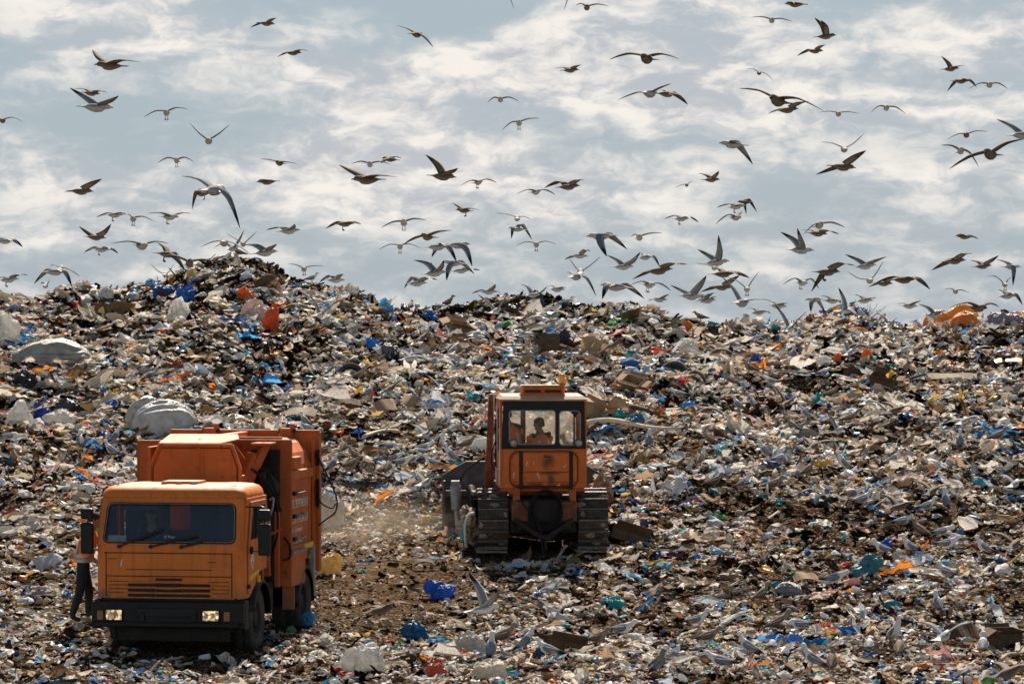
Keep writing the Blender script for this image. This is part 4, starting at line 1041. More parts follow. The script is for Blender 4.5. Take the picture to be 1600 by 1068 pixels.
# ------------------------------------------------------------------ people
def human(name, label, loc, rz, J, fwd, mats, vest=True, cap=None, parent_mat=None, group=None):
    """one continuous skinned body; J: joint -> local position; fwd: direction the face looks"""
    V = []; Ed = []; Rad = []; reg = []
    def add(p, r, rg, par=None):
        V.append(Vector(p)); Rad.append(r); reg.append(rg)
        if par is not None: Ed.append((par, len(V) - 1))
        return len(V) - 1
    pe = add(J['pelvis'], (.15, .12), 'leg'); wa = add(J['waist'], (.145, .115), 'top', pe); ch = add(J['chest'], (.165, .13), 'top', wa); nk = add(J['neck'], (.068, .068), 'skin', ch)
    hb = add(Vector(J['head']) + Vector((0, 0, -.05)), (.06, .065), 'skin', nk)
    ends = {}
    for s in ('l', 'r'):
        sh = add(J['sho_' + s], (.072, .072), 'top', ch); el = add(J['elb_' + s], (.05, .05), 'arm', sh); m = Vector(J['elb_' + s]).lerp(Vector(J['wri_' + s]), .35); fm = add(m, (.046, .046), 'arm', el)
        wr = add(J['wri_' + s], (.031, .031), 'skin', fm)
        d = (Vector(J['wri_' + s]) - Vector(J['elb_' + s])).normalized(); side = d.cross(Vector((0, 0, 1)));
        if side.length < .1: side = Vector((0, 1, 0))
        side.normalize(); up = side.cross(d)
        pm = add(Vector(J['wri_' + s]) + d * .075, (.036, .022), 'skin', wr)
        for k, (o, l) in enumerate(((-.03, .075), (-.011, .088), (.009, .082), (.028, .064))):
            b = add(V[pm] + side * o + d * .022, (.0105, .0105), 'skin', pm); c = add(V[b] + d * l * .5 - up * .012, (.0095, .0095), 'skin', b); add(V[c] + d * l * .42 - up * .034, (.008, .008), 'skin', c)
        t = add(V[wr] + d * .03 + side * .034 - up * .01, (.012, .012), 'skin', wr); add(V[t] + d * .045 + side * .014 - up * .02, (.010, .010), 'skin', t)
        hp = add(J['hip_' + s], (.112, .112), 'leg', pe); kn = add(J['kne_' + s], (.082, .082), 'leg', hp); ca = add(Vector(J['kne_' + s]).lerp(Vector(J['ank_' + s]), .35), (.078, .078), 'leg', kn)
        an = add(J['ank_' + s], (.062, .062), 'boot', ca); add(J['toe_' + s], (.042, .036), 'boot', an)
    me = bpy.data.meshes.new('skel'); me.from_pydata(V, Ed, []); ob = bpy.data.objects.new('skel', me); COL.objects.link(ob)
    md = ob.modifiers.new('skin', 'SKIN'); md.use_smooth_shade = True
    for i, r in enumerate(Rad): me.skin_vertices[0].data[i].radius = r
    me.skin_vertices[0].data[0].use_root = True
    sb = ob.modifiers.new('sub', 'SUBSURF'); sb.levels = 1; sb.render_levels = 1
    bpy.context.view_layer.update()
    ev = ob.evaluated_get(bpy.context.evaluated_depsgraph_get()); bm_ = bpy.data.meshes.new_from_object(ev)
    vs = [v.co.copy() for v in bm_.vertices]; fs = [tuple(p.vertices) for p in bm_.polygons]
    bpy.data.objects.remove(ob); bpy.data.meshes.remove(me); bpy.data.meshes.remove(bm_)
    B = MB(); order = ['skin', 'top', 'arm', 'leg', 'boot', 'hair']
    segs = [(V[a], V[b], reg[b]) for a, b in Ed]
    def near(p):
        best = None
        for a, b, rg in segs:
            ab = b - a; t = max(0, min(1, (p - a).dot(ab) / max(ab.length_squared, 1e-9))); d = (p - (a + ab * t)).length
            if best is None or d < best[0]: best = (d, rg)
        return best[1]
    B.v = [tuple(v) for v in vs]
    for f in fs:
        c = sum((vs[i] for i in f), Vector()) / len(f)
        B.f.append(list(f)); B.fm.append(order.index(near(c))); B.sm.append(True)
    # head with a face
    f = Vector(fwd).normalized(); lft = Vector((0, 0, 1)).cross(f).normalized(); up = f.cross(lft); hc = Vector(J['head'])
    def hp(a, b, c): return hc + (f * a + lft * b + up * c) * 1.08
    rings = []; n = 16
    for (zz, rx, ry, off) in ((-.125, .02, .02, .035), (-.118, .040, .036, .03), (-.095, .062, .052, .022), (-.06, .080, .064, .010), (-.02, .092, .072, 0), (.03, .098, .076, -.004), (.075, .088, .068, -.008), (.105, .060, .046, -.01), (.118, .022, .018, -.01)):
        rings.append([hp(off + rx * math.cos(2 * math.pi * i / n), ry * math.sin(2 * math.pi * i / n), zz) for i in range(n)])
    B.loft(rings, 0)
    B.loft([[hp(.086, .006, .012), hp(.086, -.006, .012), hp(.092, 0, .016)], [hp(.086, .017, -.036), hp(.086, -.017, -.036), hp(.116, 0, -.030)]], 0)
    for s_ in (-1, 1):
        B.ball(hp(.084, s_ * .030, .006), .011, 8, 6, 5); B.ball(hp(-.005, s_ * .077, -.01), (.018, .018, .03), 8, 6, 0); B.bar(hp(.088, s_ * .016, .026), hp(.082, s_ * .046, .026), .010, .012, 5)
    B.bar(hp(.080, -.022, -.066), hp(.080, .022, -.066), .012, .010, 5)
    body = B.build(name, [mats['skin'], mats['top'], mats['arm'], mats['leg'], mats['boot'], M['hair']], None)
    body.location = loc; body.rotation_euler = (0, 0, rz)
    tag(body, label, 'person', group)
    h = MB(); rings = []
    for (zz, rx, ry, off) in ((-.05, .075, .074, -.032), (-.01, .090, .082, -.022), (.035, .104, .084, -.008), (.08, .096, .076, -.008), (.112, .066, .052, -.01), (.128, .024, .018, -.01)):
        rings.append([hp(off + rx * math.cos(2 * math.pi * i / n) * (.72 if (math.cos(2 * math.pi * i / n) > .2 and zz < .03) else 1), ry * math.sin(2 * math.pi * i / n), zz) for i in range(n)])
    h.loft(rings)
    h.build('cap' if cap else 'hair', cap or M['hair'], body)
    if vest:
        v = MB(); pts = [Vector(J['pelvis']) + Vector((0, 0, .0)), Vector(J['waist']), Vector(J['chest']), Vector(J['chest']).lerp(Vector(J['neck']), .55), Vector(J['neck']) + Vector((0, 0, -.02))]
        lat = (Vector(J['sho_l']) - Vector(J['sho_r'])).normalized(); fw = lat.cross(Vector((0, 0, 1))).normalized()
        rr = [(.195, .165), (.20, .165), (.225, .175), (.175, .13), (.075, .075)]
        rings = [[p + lat * (a * math.cos(2 * math.pi * i / 20)) + fw * (b * math.sin(2 * math.pi * i / 20)) for i in range(20)] for p, (a, b) in zip(pts, rr)]
        v.loft(rings, 0)
        for s in ('l', 'r'): v.cyl(J['sho_' + s], Vector(J['sho_' + s]).lerp(Vector(J['elb_' + s]), .55), .098, .084, 14)
        vo = v.build('hi_vis_vest', M['vest'], body)
        sd = vo.modifiers.new('sub', 'SUBSURF'); sd.levels = 1; sd.render_levels = 1
        bd = MB()
        for t in (.25, .8):
            p = pts[0].lerp(pts[1], t); bd.loft([[p + Vector((0, 0, z)) + lat * ((.203) * math.cos(2 * math.pi * i / 20)) + fw * ((.170) * math.sin(2 * math.pi * i / 20)) for i in range(20)] for z in (-.028, .028)], cap=False)
        for s_ in (-1, 1):
            bd.bar(pts[2] + lat * s_ * .10 + fw * .150, pts[1] + lat * s_ * .11 + fw * .155, .05, .02); bd.bar(pts[2] + lat * s_ * .10 - fw * .150, pts[1] + lat * s_ * .11 - fw * .155, .05, .02)
        bd.build('reflective_bands', M['reflect'], vo)
    return body
def clothes(top, arm, leg): return {'skin': M['skin'], 'top': M[top], 'arm': M[arm], 'leg': M[leg], 'boot': M['boot']}
wx, wy = -7.33, 58.3
human('person', 'worker in orange high visibility vest and dark trousers standing beside the garbage truck cab', (wx, wy, tz(wx, wy) + .03), R(12),
      dict(pelvis=(0, 0, 1.02), waist=(.03, 0, 1.17), chest=(.09, 0, 1.40), neck=(.15, 0, 1.58), head=(.20, 0, 1.74), sho_l=(.09, .19, 1.50), sho_r=(.08, -.19, 1.50), elb_l=(.36, .22, 1.32), wri_l=(.58, .16, 1.42), elb_r=(-.03, -.29, 1.22), wri_r=(.22, -.24, 1.06),
           hip_l=(.0, .10, .97), hip_r=(0, -.10, .97), kne_l=(.12, .11, .53), kne_r=(-.06, -.11, .53), ank_l=(.10, .11, .10), ank_r=(-.20, -.11, .10), toe_l=(.26, .12, .05), toe_r=(-.04, -.12, .05)), (1, -.15, -.12), clothes('vest', 'vest', 'darkcloth'), True, M['darkcloth'])
def seated(fx):      # a sitting pose looking along +x
    return dict(pelvis=(0, 0, .12), waist=(.0, 0, .28), chest=(.02, 0, .50), neck=(.05, 0, .68), head=(.09, 0, .83), sho_l=(.03, .20, .61), sho_r=(.03, -.20, .61), elb_l=(.12, .25, .34), elb_r=(.12, -.25, .34), wri_l=(.36, .17, .40), wri_r=(.36, -.17, .40),
                hip_l=(.05, .10, .10), hip_r=(.05, -.10, .10), kne_l=(.45, .13, .14), kne_r=(.45, -.13, .14), ank_l=(.48, .13, -.28), ank_r=(.48, -.13, -.28), toe_l=(.62, .14, -.33), toe_r=(.62, -.14, -.33))
bpy.context.view_layer.update()
def place_in(root, local): return root.matrix_world @ Vector(local)
P = place_in(truck, (-.55, 1.08, 1.40))
human('person', 'driver in dark clothes sitting behind the windscreen of the garbage truck', P, truck.rotation_euler.z + R(-90), seated(1), (1, .1, 0), clothes('navy', 'navy', 'darkcloth'), False)
P = place_in(dozer, (.0, .80, 1.76))
human('person', 'bulldozer operator with short dark hair sitting in orange vest looking left', P, dozer.rotation_euler.z + R(112), seated(1), (.6, .8, -.08), clothes('darkcloth', 'vest', 'darkcloth'), True)
P = place_in(dozer, (-.58, .80, 1.42))
human('person', 'man in orange vest crouching by the left door of the bulldozer cab', P, dozer.rotation_euler.z + R(100),
      dict(pelvis=(0, 0, .60), waist=(.03, 0, .75), chest=(.05, .02, 1.00), neck=(.08, .06, 1.20), head=(.12, .08, 1.36), sho_l=(.05, .18, 1.10), sho_r=(.05, -.16, 1.10), elb_l=(.22, .2, .88), wri_l=(.42, .16, .95), elb_r=(.16, -.22, .85), wri_r=(.38, -.14, .80),
           hip_l=(.0, .10, .56), hip_r=(0, -.10, .56), kne_l=(.34, .10, .45), kne_r=(.32, -.10, .42), ank_l=(.16, .10, .08), ank_r=(.12, -.10, .08), toe_l=(.30, .10, .04), toe_r=(.28, -.10, .04)), (1, .3, -.1), clothes('darkcloth', 'darkcloth', 'darkcloth'), True)
# ------------------------------------------------------------------ larger pieces of rubbish, each a thing of its own
random.seed(5)
_bagm = {}
def mat_bag(col, trans, rough=0.33):
    trans = trans * 1.5
    key = (tuple(round(c, 2) for c in col), trans)
    if key in _bagm: return _bagm[key]
    m, t, out = newmat('bag_film')
    p = t.nodes.new('ShaderNodeBsdfPrincipled'); p.inputs['Roughness'].default_value = rough
    n = noise_node(t, 4.0, 7, 0.65)
    c = ramp(t, n.outputs['Fac'], [(0.32, tuple(x * .62 for x in col)), (0.62, tuple(min(.9, x * 1.08) for x in col))]).outputs[0]
    n2 = noise_node(t, 2.2, 9, 0.75)
    c = mixc(t, ramp(t, n2.outputs['Fac'], [(0.58, (0, 0, 0)), (0.74, (.45,) * 3)]).outputs[0], c, (0.16, 0.115, 0.07))
    t.links.new(c, p.inputs['Base Color']); n3 = noise_node(t, 6.0, 7, 0.7); n3.inputs['Distortion'].default_value = 1.6; add_bump(t, p, n3.outputs['Fac'], 0.8, 0.06)
    sh = p.outputs[0]
    if trans:
        tl = t.nodes.new('ShaderNodeBsdfTranslucent'); t.links.new(c, tl.inputs['Color'])
        mx = t.nodes.new('ShaderNodeMixShader'); mx.inputs[0].default_value = trans
        t.links.new(sh, mx.inputs[1]); t.links.new(tl.outputs[0], mx.inputs[2]); sh = mx.outputs[0]
    t.links.new(sh, out.inputs[0]); _bagm[key] = m; return m
def nz(p, s, k): return mnoise.noise(Vector((p[0] * k + s * 7.1, p[1] * k + s * 3.3, p[2] * k - s)))
def ridged(p, s, k): return 1 - abs(mnoise.noise(Vector((p[0] * k + s * 5.7, p[1] * k - s * 2.3, p[2] * k + s)))) * 2
def bag_mesh(w, h, seed, lvl=5, crumple=.16, long=1.0, knot=False):
    """thin film drawn over soft contents: folds that run up to the tie, creases, a sagging foot"""
    bm = bmesh.new(); bmesh.ops.create_icosphere(bm, subdivisions=lvl, radius=.5)
    d = w * .75 if long == 1 else w * .45
    for v in bm.verts:
        p = v.co.copy(); th = math.atan2(p.y, p.x)
        if long != 1:      # filled sack on its side: folds along its length, pinched ends
            ax = p.x * 2; e = (abs(p.x * 2) ** 4); r_ = 1 + .06 * math.sin(5 * math.atan2(p.z, p.y) + 5 * nz(p, seed, 1.6)) + crumple * .7 * (ridged((p.x * .35, p.y, p.z), seed, 5.5) - .5)
            k = 1 + nz(p, seed, 1.7) * .22
            q = Vector((p.x * (1 + .04 * nz(p, seed + 2, 3)), p.y * k * r_ * (1.12 - .1 * e), p.z * k * r_ * (1.12 - .1 * e)))
            q.z *= 1 - .16 * max(0, ax * math.sin(seed))
        else:
            fold = .075 * math.sin(8 * th + 6 * nz(p, seed, 1.8)) * (.35 + max(0, p.z + .25))
            k = 1 + nz(p, seed, 1.9) * .62 + fold + crumple * 1.05 * (ridged((p.x, p.y, p.z * .6), seed, 4.2) - .55) + crumple * .6 * (ridged(p, seed + 3, 9.5) - .5) + crumple * .25 * (ridged(p, seed + 9, 21) - .5)
            q = p * k
            if p.z > .30:
                t = (p.z - .30) / .2; up_ = 1.0 if knot else .25 * abs(math.sin(seed * 3)); pin = .5 if knot else .15
                q.x = q.x * (1 - pin * t) + .06 * t * math.sin(seed * 5); q.y *= 1 - pin * t; q.z += t * t * .22 * up_
            if p.z < -.18:
                t = (-.18 - p.z) / .3; q.x *= 1 + .35 * t; q.y *= 1 + .35 * t
        q.z = max(q.z, -.34)
        v.co = Vector((q.x * w, q.y * d, (q.z + .34) * h / .84))
    return bm
def sheet_mesh(w, h, seed, lvl=14, cr=.25):
    bm = bmesh.new(); bmesh.ops.create_grid(bm, x_segments=lvl, y_segments=lvl, size=.5)
    for v in bm.verts:
        p = v.co.copy(); e = 1 + .45 * nz(p, seed, 1.7)
        zz = abs(nz(p, seed + 1, 2.4)) * 1.2 + (ridged(p, seed, 5) - .4) * cr * .6
        v.co = Vector((p.x * e * w + nz(p, seed + 5, 3) * w * .15, p.y * e * w * .7, max(0.02, zz * h)))
    return bm
def crumple_soft(name): return name in ('foam_cushion', 'cloth_roll')
def heap(kind, name, label, cat, px, py, wpx, hpx, col, trans=.25, seed=0, rz=None, group=None, sink=.12, **kw):
    """a piece standing where the photograph shows it (px, py: centre of its foot), real size from its distance"""
    g = hit(px, py); s = g.y / FPX; w, h = wpx * s, hpx * s
    if kind == 'bag': bm = bag_mesh(w, h * 1.1, seed, 5 if 'long' in kw else 4, **kw)
    elif kind == 'small': bm = bag_mesh(w, h * 1.1, seed, 4, .34)
    elif kind == 'sheet': bm = sheet_mesh(w, h * 1.2, seed)
    me = bpy.data.meshes.new(name); bm.to_mesh(me); bm.free()
    me.polygons.foreach_set('use_smooth', [('long' in kw) or (kind != 'sheet' and crumple_soft(name))] * len(me.polygons))
    o = link_mesh(name, me, mat_bag(col, trans))
    o.location = (g.x, g.y + w * .2, g.z - h * sink + .03); o.rotation_euler = (0, 0, rz if rz is not None else random.uniform(-.5, .5))
    return tag(o, label, cat, group)
WH, GY, CRM = (.72, .71, .68), (.46, .44, .40), (.66, .60, .50)
BL, LB, TE, OR, RD, YE, BK, BR = (.04, .20, .55), (.22, .48, .70), (.03, .28, .30), (.80, .25, .04), (.55, .07, .03), (.75, .52, .12), (.022, .022, .025), (.20, .12, .065)
H = [ # kind, name, label, category, px, py, w, h, colour, translucency
 ('bag', 'bulk_sack', 'long grey bulk sack lying at the left below the dark ridge', 'sack', 78, 572, 126, 38, (.36, .34, .30), .10, dict(long=.5, crumple=.24)),
 ('bag', 'bulk_sack', 'plump white bulk sack lying just above the rear of the garbage truck', 'sack', 255, 682, 104, 50, (.58, .56, .52), .15, dict(long=.5, crumple=.12)),
 ('bag', 'bulk_sack', 'grey bulk sack half hidden behind the plump white sack', 'sack', 226, 668, 66, 42, GY, .10, dict(long=.5, crumple=.10)),
 ('bag', 'film_bundle', 'bundle of clear plastic film cut off by the left edge of the photo', 'plastic bundle', 4, 545, 56, 56, WH, .45, {}),
 ('bag', 'plastic_bag', 'round clear plastic bag on the left hill under the blue bags', 'bag', 278, 505, 38, 34, WH, .5, {}),
 ('bag', 'plastic_bag', 'round cloudy white bag at the left beside a blue scrap', 'bag', 32, 670, 46, 38, WH, .4, {}),
 ('bag', 'plastic_bag', 'low pale bag right of the round cloudy white bag', 'bag', 92, 668, 58, 24, WH, .35, {}),
 ('small', 'plastic_scrap', 'royal blue scrap between two white bags at the left', 'scrap', 60, 655, 26, 22, (.03, .08, .40), .2, {}),
 ('bag', 'cloth_sack', 'tall red orange sack standing on the right slope of the left hill', 'sack', 424, 520, 28, 36, (.66, .15, .04), .3, dict(crumple=.25)),
 ('bag', 'plastic_bag', 'pinkish white bag leaning beside the red orange sack', 'bag', 400, 503, 36, 32, (.70, .55, .48), .3, {}),
 ('small', 'plastic_bag', 'small bright orange bag high on the left hill', 'bag', 381, 468, 24, 15, OR, .35, {}),
 ('small', 'plastic_bag', 'bright blue bag on the left hill above the round clear bag', 'bag', 287, 476, 30, 24, BL, .3, {}),
 ('small', 'plastic_bag', 'dark blue bag high on the left hill beside the bright blue bag', 'bag', 256, 466, 30, 18, (.02, .13, .38), .2, {}),
 ('small', 'plastic_bag', 'light blue bag on the skyline of the left ridge', 'bag', 238, 446, 20, 14, LB, .3, {}),
 ('sheet', 'plastic_film', 'flat blue film below the red orange sack', 'film', 388, 530, 34, 14, (.10, .40, .75), .3, {}),
 ('sheet', 'plastic_film', 'wide light blue film on the slope above the garbage truck', 'film', 413, 602, 46, 18, (.12, .38, .66), .3, {}),
 ('sheet', 'torn_paper', 'heap of torn white paper below the round clear bag', 'paper', 258, 517, 46, 18, (.62, .64, .72), .2, {}),
 ('small', 'plastic_bag', 'blue ball shaped bag on the slope left of the middle', 'bag', 574, 545, 28, 15, (.05, .28, .70), .3, {}),
 ('small', 'plastic_bag', 'pale blue bag upright under the middle ridge', 'bag', 603, 492, 18, 20, LB, .4, {}),
 ('small', 'plastic_bag', 'small blue bag under the middle skyline', 'bag', 672, 501, 20, 13, BL, .3, {}),
 ('sheet', 'plastic_film', 'pale pink film sheet on the upper middle slope', 'film', 692, 533, 32, 18, (.75, .42, .36), .35, {}),
 ('bag', 'rubbish_bag', 'grey black rubbish bag on the slope left of the pink film', 'bag', 606, 560, 34, 22, (.10, .10, .105), .05, {}),
 ('bag', 'rubbish_bag', 'glossy black rubbish bag on the middle skyline', 'bag', 836, 484, 30, 24, BK, 0, {}),
 ('bag', 'rubbish_bag', 'black rubbish bag among the gulls below the middle skyline', 'bag', 805, 495, 30, 20, BK, 0, {}),
 ('bag', 'rubbish_bag', 'black bag just right of the brown board on the upper slope', 'bag', 884, 540, 26, 20, BK, 0, {}),
 ('small', 'rubbish_bag', 'small black bag at the left edge below the long grey sack', 'bag', 38, 607, 34, 22, BK, 0, {}),
 ('bag', 'rubbish_bag', 'dark grey bag lying between the white bags and the two bulk sacks', 'bag', 108, 648, 34, 24, (.06, .06, .065), .05, {}),
 ('sheet', 'tarpaulin', 'crumpled blue tarpaulin on the heap right of the bulldozer cab', 'tarpaulin', 955, 674, 88, 26, (.03, .17, .42), .1, {}),
 ('sheet', 'tarpaulin', 'teal tarpaulin piece above the blue one right of the cab', 'tarpaulin', 990, 655, 50, 18, TE, .1, {}),
 ('bag', 'foam_cushion', 'tan foam cushion on the heap behind the bulldozer beacon', 'cushion', 968, 642, 34, 20, (.52, .30, .14), 0, dict(crumple=.08)),
 ('bag', 'plastic_bag', 'yellowish white ball shaped bag beside the truck rear wheel', 'bag', 516, 896, 37, 28, (.78, .58, .22), .3, {}),
 ('bag', 'fertiliser_sack', 'crumpled white sack behind the tail of the garbage truck', 'sack', 518, 822, 44, 46, CRM, .2, {}),
 ('small', 'plastic_bag', 'bright blue and white bag beside the right rear wheel', 'bag', 482, 978, 18, 18, (.10, .42, .68), .3, {}),
 ('bag', 'plastic_bag', 'royal blue plastic bag in the open between truck and bulldozer', 'bag', 685, 936, 42, 24, (.02, .17, .58), .3, {}),
 ('small', 'plastic_bag', 'dark blue and teal rag in the foreground below the royal blue bag', 'bag', 650, 998, 40, 22, (.02, .18, .36), .2, {}),
 ('bag', 'plastic_bag', 'brick red bag at the bottom edge in the middle', 'bag', 684, 1062, 32, 26, (.58, .11, .05), .2, {}),
 ('bag', 'plastic_bag', 'big torn white bag in the foreground right of the truck', 'bag', 570, 1050, 62, 42, WH, .35, dict(crumple=.3)),
 ('bag', 'plastic_bag', 'whitish grey bag in the foreground left of three gulls', 'bag', 737, 1018, 46, 26, (.58, .56, .52), .3, {}),
 ('bag', 'plastic_bag', 'cream bag at the bottom edge right of the brick red bag', 'bag', 762, 1062, 48, 24, CRM, .3, {}),
 ('small', 'plastic_film', 'teal scrap of film in front of the bulldozer right track', 'film', 958, 952, 34, 16, (.05, .42, .42), .3, {}),
 ('sheet', 'plastic_film', 'bright blue film spread in the lower right foreground', 'film', 1192, 1006, 46, 20, (.08, .33, .70), .35, {}),
 ('sheet', 'plastic_film', 'second blue film, right of the bright one, by two gulls', 'film', 1240, 1008, 44, 18, (.10, .30, .62), .35, {}),
 ('sheet', 'plastic_film', 'dark blue film at the right end of the blue film row', 'film', 1275, 1012, 34, 16, (.02, .20, .42), .2, {}),
 ('bag', 'plastic_bag', 'fanned teal bag in the right foreground', 'bag', 1360, 900, 46, 26, (.07, .28, .32), .2, dict(crumple=.3)),
 ('sheet', 'foam_sheet', 'flat white foam sheet in the lower right foreground', 'foam sheet', 1328, 960, 54, 12, (.78, .75, .70), .1, {}),
 ('small', 'plastic_bag', 'flat orange bag left of the white foam sheet', 'bag', 1292, 986, 22, 10, OR, .3, {}),
 ('bag', 'cloth_roll', 'grey rolled cloth lying in the right foreground', 'cloth', 1232, 932, 44, 18, (.20, .20, .20), 0, dict(long=.5)),
 ('sheet', 'foam_sheet', 'tilted white foam panel right of the bulldozer', 'foam panel', 1046, 778, 44, 36, WH, .1, {}),
 ('bag', 'plastic_bag', 'milky white bag on the slope above the right heap', 'bag', 1070, 556, 40, 24, WH, .45, {}),
 ('bag', 'plastic_bag', 'small milky white bag near the orange ball', 'bag', 1288, 573, 22, 14, WH, .4, {}),
 ('bag', 'plastic_bag', 'white bag on the slope left of the plank heap', 'bag', 1078, 602, 44, 20, WH, .35, {}),
 ('small', 'plastic_bag', 'royal blue cone shaped bag on the upper right slope', 'bag', 1180, 572, 16, 16, (.02, .10, .45), .2, {}),
 ('small', 'plastic_bag', 'blue and white bag beside a gull right of the bulldozer heap', 'bag', 1078, 648, 22, 18, (.10, .42, .75), .3, {}),
 ('small', 'plastic_bag', 'bright orange round bag on the upper right slope', 'bag', 1355, 565, 17, 15, (.85, .27, .03), .3, {}),
 ('small', 'plastic_bag', 'little orange bag left of the orange round bag', 'bag', 1309, 565, 12, 9, OR, .3, {}),
 ('bag', 'orange_sack', 'leftmost orange sack of the bright pile on the right skyline', 'sack', 1468, 510, 50, 28, (.88, .32, .03), .25, dict(long=.5)),
 ('bag', 'orange_sack', 'topmost orange sack of the bright pile on the right skyline', 'sack', 1504, 500, 58, 32, (.90, .38, .03), .25, dict(long=.5)),
 ('bag', 'orange_sack', 'lowest orange sack of the bright pile on the right skyline', 'sack', 1508, 513, 46, 22, (.80, .27, .03), .2, dict(long=.5)),
 ('bag', 'plastic_bag', 'large purplish grey bag on the skyline at the right edge', 'bag', 1570, 510, 52, 24, (.30, .28, .36), .3, {}),
 ('small', 'plastic_bag', 'blue scrap on the right mound behind the upright gull', 'scrap', 1345, 495, 24, 13, BL, .2, {}),
 ('small', 'plastic_bag', 'bright blue bag on the right hand flat among sitting gulls', 'bag', 1386, 858, 24, 14, (.03, .20, .60), .3, {}),
 ('small', 'plastic_bag', 'pink bag far right on the flat', 'bag', 1530, 858, 14, 12, (.70, .30, .45), .3, {}),
 ('small', 'plastic_bag', 'turquoise bag right of the dark board on the right', 'bag', 1532, 763, 20, 14, (.15, .50, .60), .3, {}),
 ('bag', 'plastic_bag', 'yellow brown bag right of the bulldozer, left of a standing gull', 'bag', 998, 728, 24, 18, (.55, .38, .15), .1, {}),
 ('small', 'plastic_bag', 'yellow bag on the flat right of the teal scraps', 'bag', 1287, 731, 22, 12, YE, .2, {}),
 ('small', 'plastic_bag', 'yellow bag on the slope right of the bulldozer heap', 'bag', 1137, 655, 18, 12, (.62, .55, .15), .2, {}),
 ('bag', 'plastic_bag', 'white bag on the left hill slope under the ridge', 'bag', 128, 437, 30, 18, WH, .4, {}),
 ('bag', 'plastic_bag', 'pale grey bag low on the left ridge', 'bag', 166, 470, 24, 20, (.60, .60, .60), .4, {}),
 ('small', 'plastic_bag', 'yellow bag on the left shoulder of the peak', 'bag', 300, 434, 14, 10, YE, .2, {}),
 ('small', 'plastic_bag', 'small yellow bag on the middle skyline', 'bag', 741, 480, 9, 8, (.75, .65, .05), .2, {}),
 ('bag', 'plastic_bag', 'white bag of film on the shoulder right of the peak', 'bag', 545, 452, 30, 16, WH, .5, {}),
 ('sheet', 'brown_paper', 'tan wrapping paper sheet spread on the slope above the truck tail', 'paper', 388, 662, 66, 18, (.48, .40, .29), .1, {}),
 ('small', 'plastic_bag', 'orange plastic scrap under a gull above the truck tail', 'scrap', 528, 682, 24, 10, (.80, .28, .06), .2, {}),
 ('small', 'plastic_bag', 'yellow orange scrap pair on the slope below the sack', 'scrap', 430, 564, 28, 12, (.70, .36, .05), .2, {}),
 ('small', 'plastic_bag', 'red scrap on the slope left of the light blue film', 'scrap', 276, 578, 22, 12, (.45, .08, .03), .1, {}),
]
for i, (kind, name, label, cat, px, py, w, h, col, trans, kw) in enumerate(H):
    heap(kind, name, label, cat, px, py, w, h, col, trans, seed=i * 1.37 + 2, **kw)
# --- cardboard, boards, tyres, branches
M['card'] = mat_simple('cardboard', (.30, .19, .105), .9, var=.35, scale=5, bump=.2, dirt=(.10, .06, .035), dirt_amt=.6)
M['card_dark'] = mat_simple('wet_cardboard', (.085, .048, .026), .9, var=.4, scale=5, bump=.2)
M['board'] = mat_simple('weathered_board', (.30, .25, .17), .85, var=.4, scale=8, bump=.3, dirt=(.10, .075, .05))
M['bark'] = mat_simple('stripped_branch', (.52, .44, .32), .8, var=.35, scale=9, bump=.3)
def at(o, px, py, up=.02, rz=0, rx=0, ry=0):
    g = hit(px, py); o.location = (g.x, g.y, g.z + up); o.rotation_euler = (rx, ry, rz); return o
def carton(label, px, py, wpx, hpx, mat, rz=.3, rx=0.0, ry=0.0):
    s = hit(px, py).y / FPX; w, h = wpx * s, hpx * s; d = w * .7; t = .012
    e = empty('cardboard_box', (0, 0, 0)); tag(e, label, 'box'); at(e, px, py, -.04, rz, rx, ry)
    b = MB(); b.box((0, 0, t), (w, d, t))
    for sx in (-1, 1): b.box((sx * w / 2, 0, h / 2), (t, d, h)); b.box((0, sx * (d / 2), h / 2), (w - t, t, h))
    b.build('carton', M[mat], e)
    for sx in (-1, 1):
        f = MB(); f.box((0, 0, 0), (w * .96, d * .46, t * .8), Matrix.Rotation(R(sx * random.uniform(20, 60)), 3, 'X')); f.build('flap', M[mat], e, loc=(0, sx * d * .66, h * .96))
        f = MB(); f.box((0, 0, 0), (w * .4, d * .9, t * .8), Matrix.Rotation(R(sx * random.uniform(-10, 60)), 3, 'Y')); f.build('flap', M[mat], e, loc=(sx * w * .66, 0, h * .9))
    return e
carton('large brown carton lying open on the upper middle slope beside the pink film', 712, 518, 36, 18, 'card', .4, .35, .2)
carton('dark brown wet carton on the right slope below the orange round bag', 1380, 600, 38, 18, 'card_dark', -.35, .3, .15)
carton('dark carton left of the wet brown one, beside a grey sack', 1330, 592, 22, 24, 'card_dark', .5, .2)
carton('tilted brown carton on the heap right of the bulldozer roof', 928, 652, 40, 26, 'card', .5, .3, .4)
carton('tan carton lying open on the heap right of the beacon', 990, 604, 32, 16, 'card', -.5, .5, .25)
carton('brown carton standing on the middle skyline', 917, 472, 16, 12, 'card', .1)
carton('brown carton on the left skyline by the white bag', 137, 436, 18, 12, 'card', .4, 0, .3)
carton('dark brown carton in the lower right corner', 1568, 1012, 46, 34, 'card_dark', .4, .1)
carton('dark brown carton in the foreground among gulls right of the middle', 880, 1020, 60, 26, 'card_dark', .2, -.2, .2)
carton('brown carton flattened beside the bulldozer right track', 975, 846, 62, 22, 'card_dark', .3, -.15, .3)
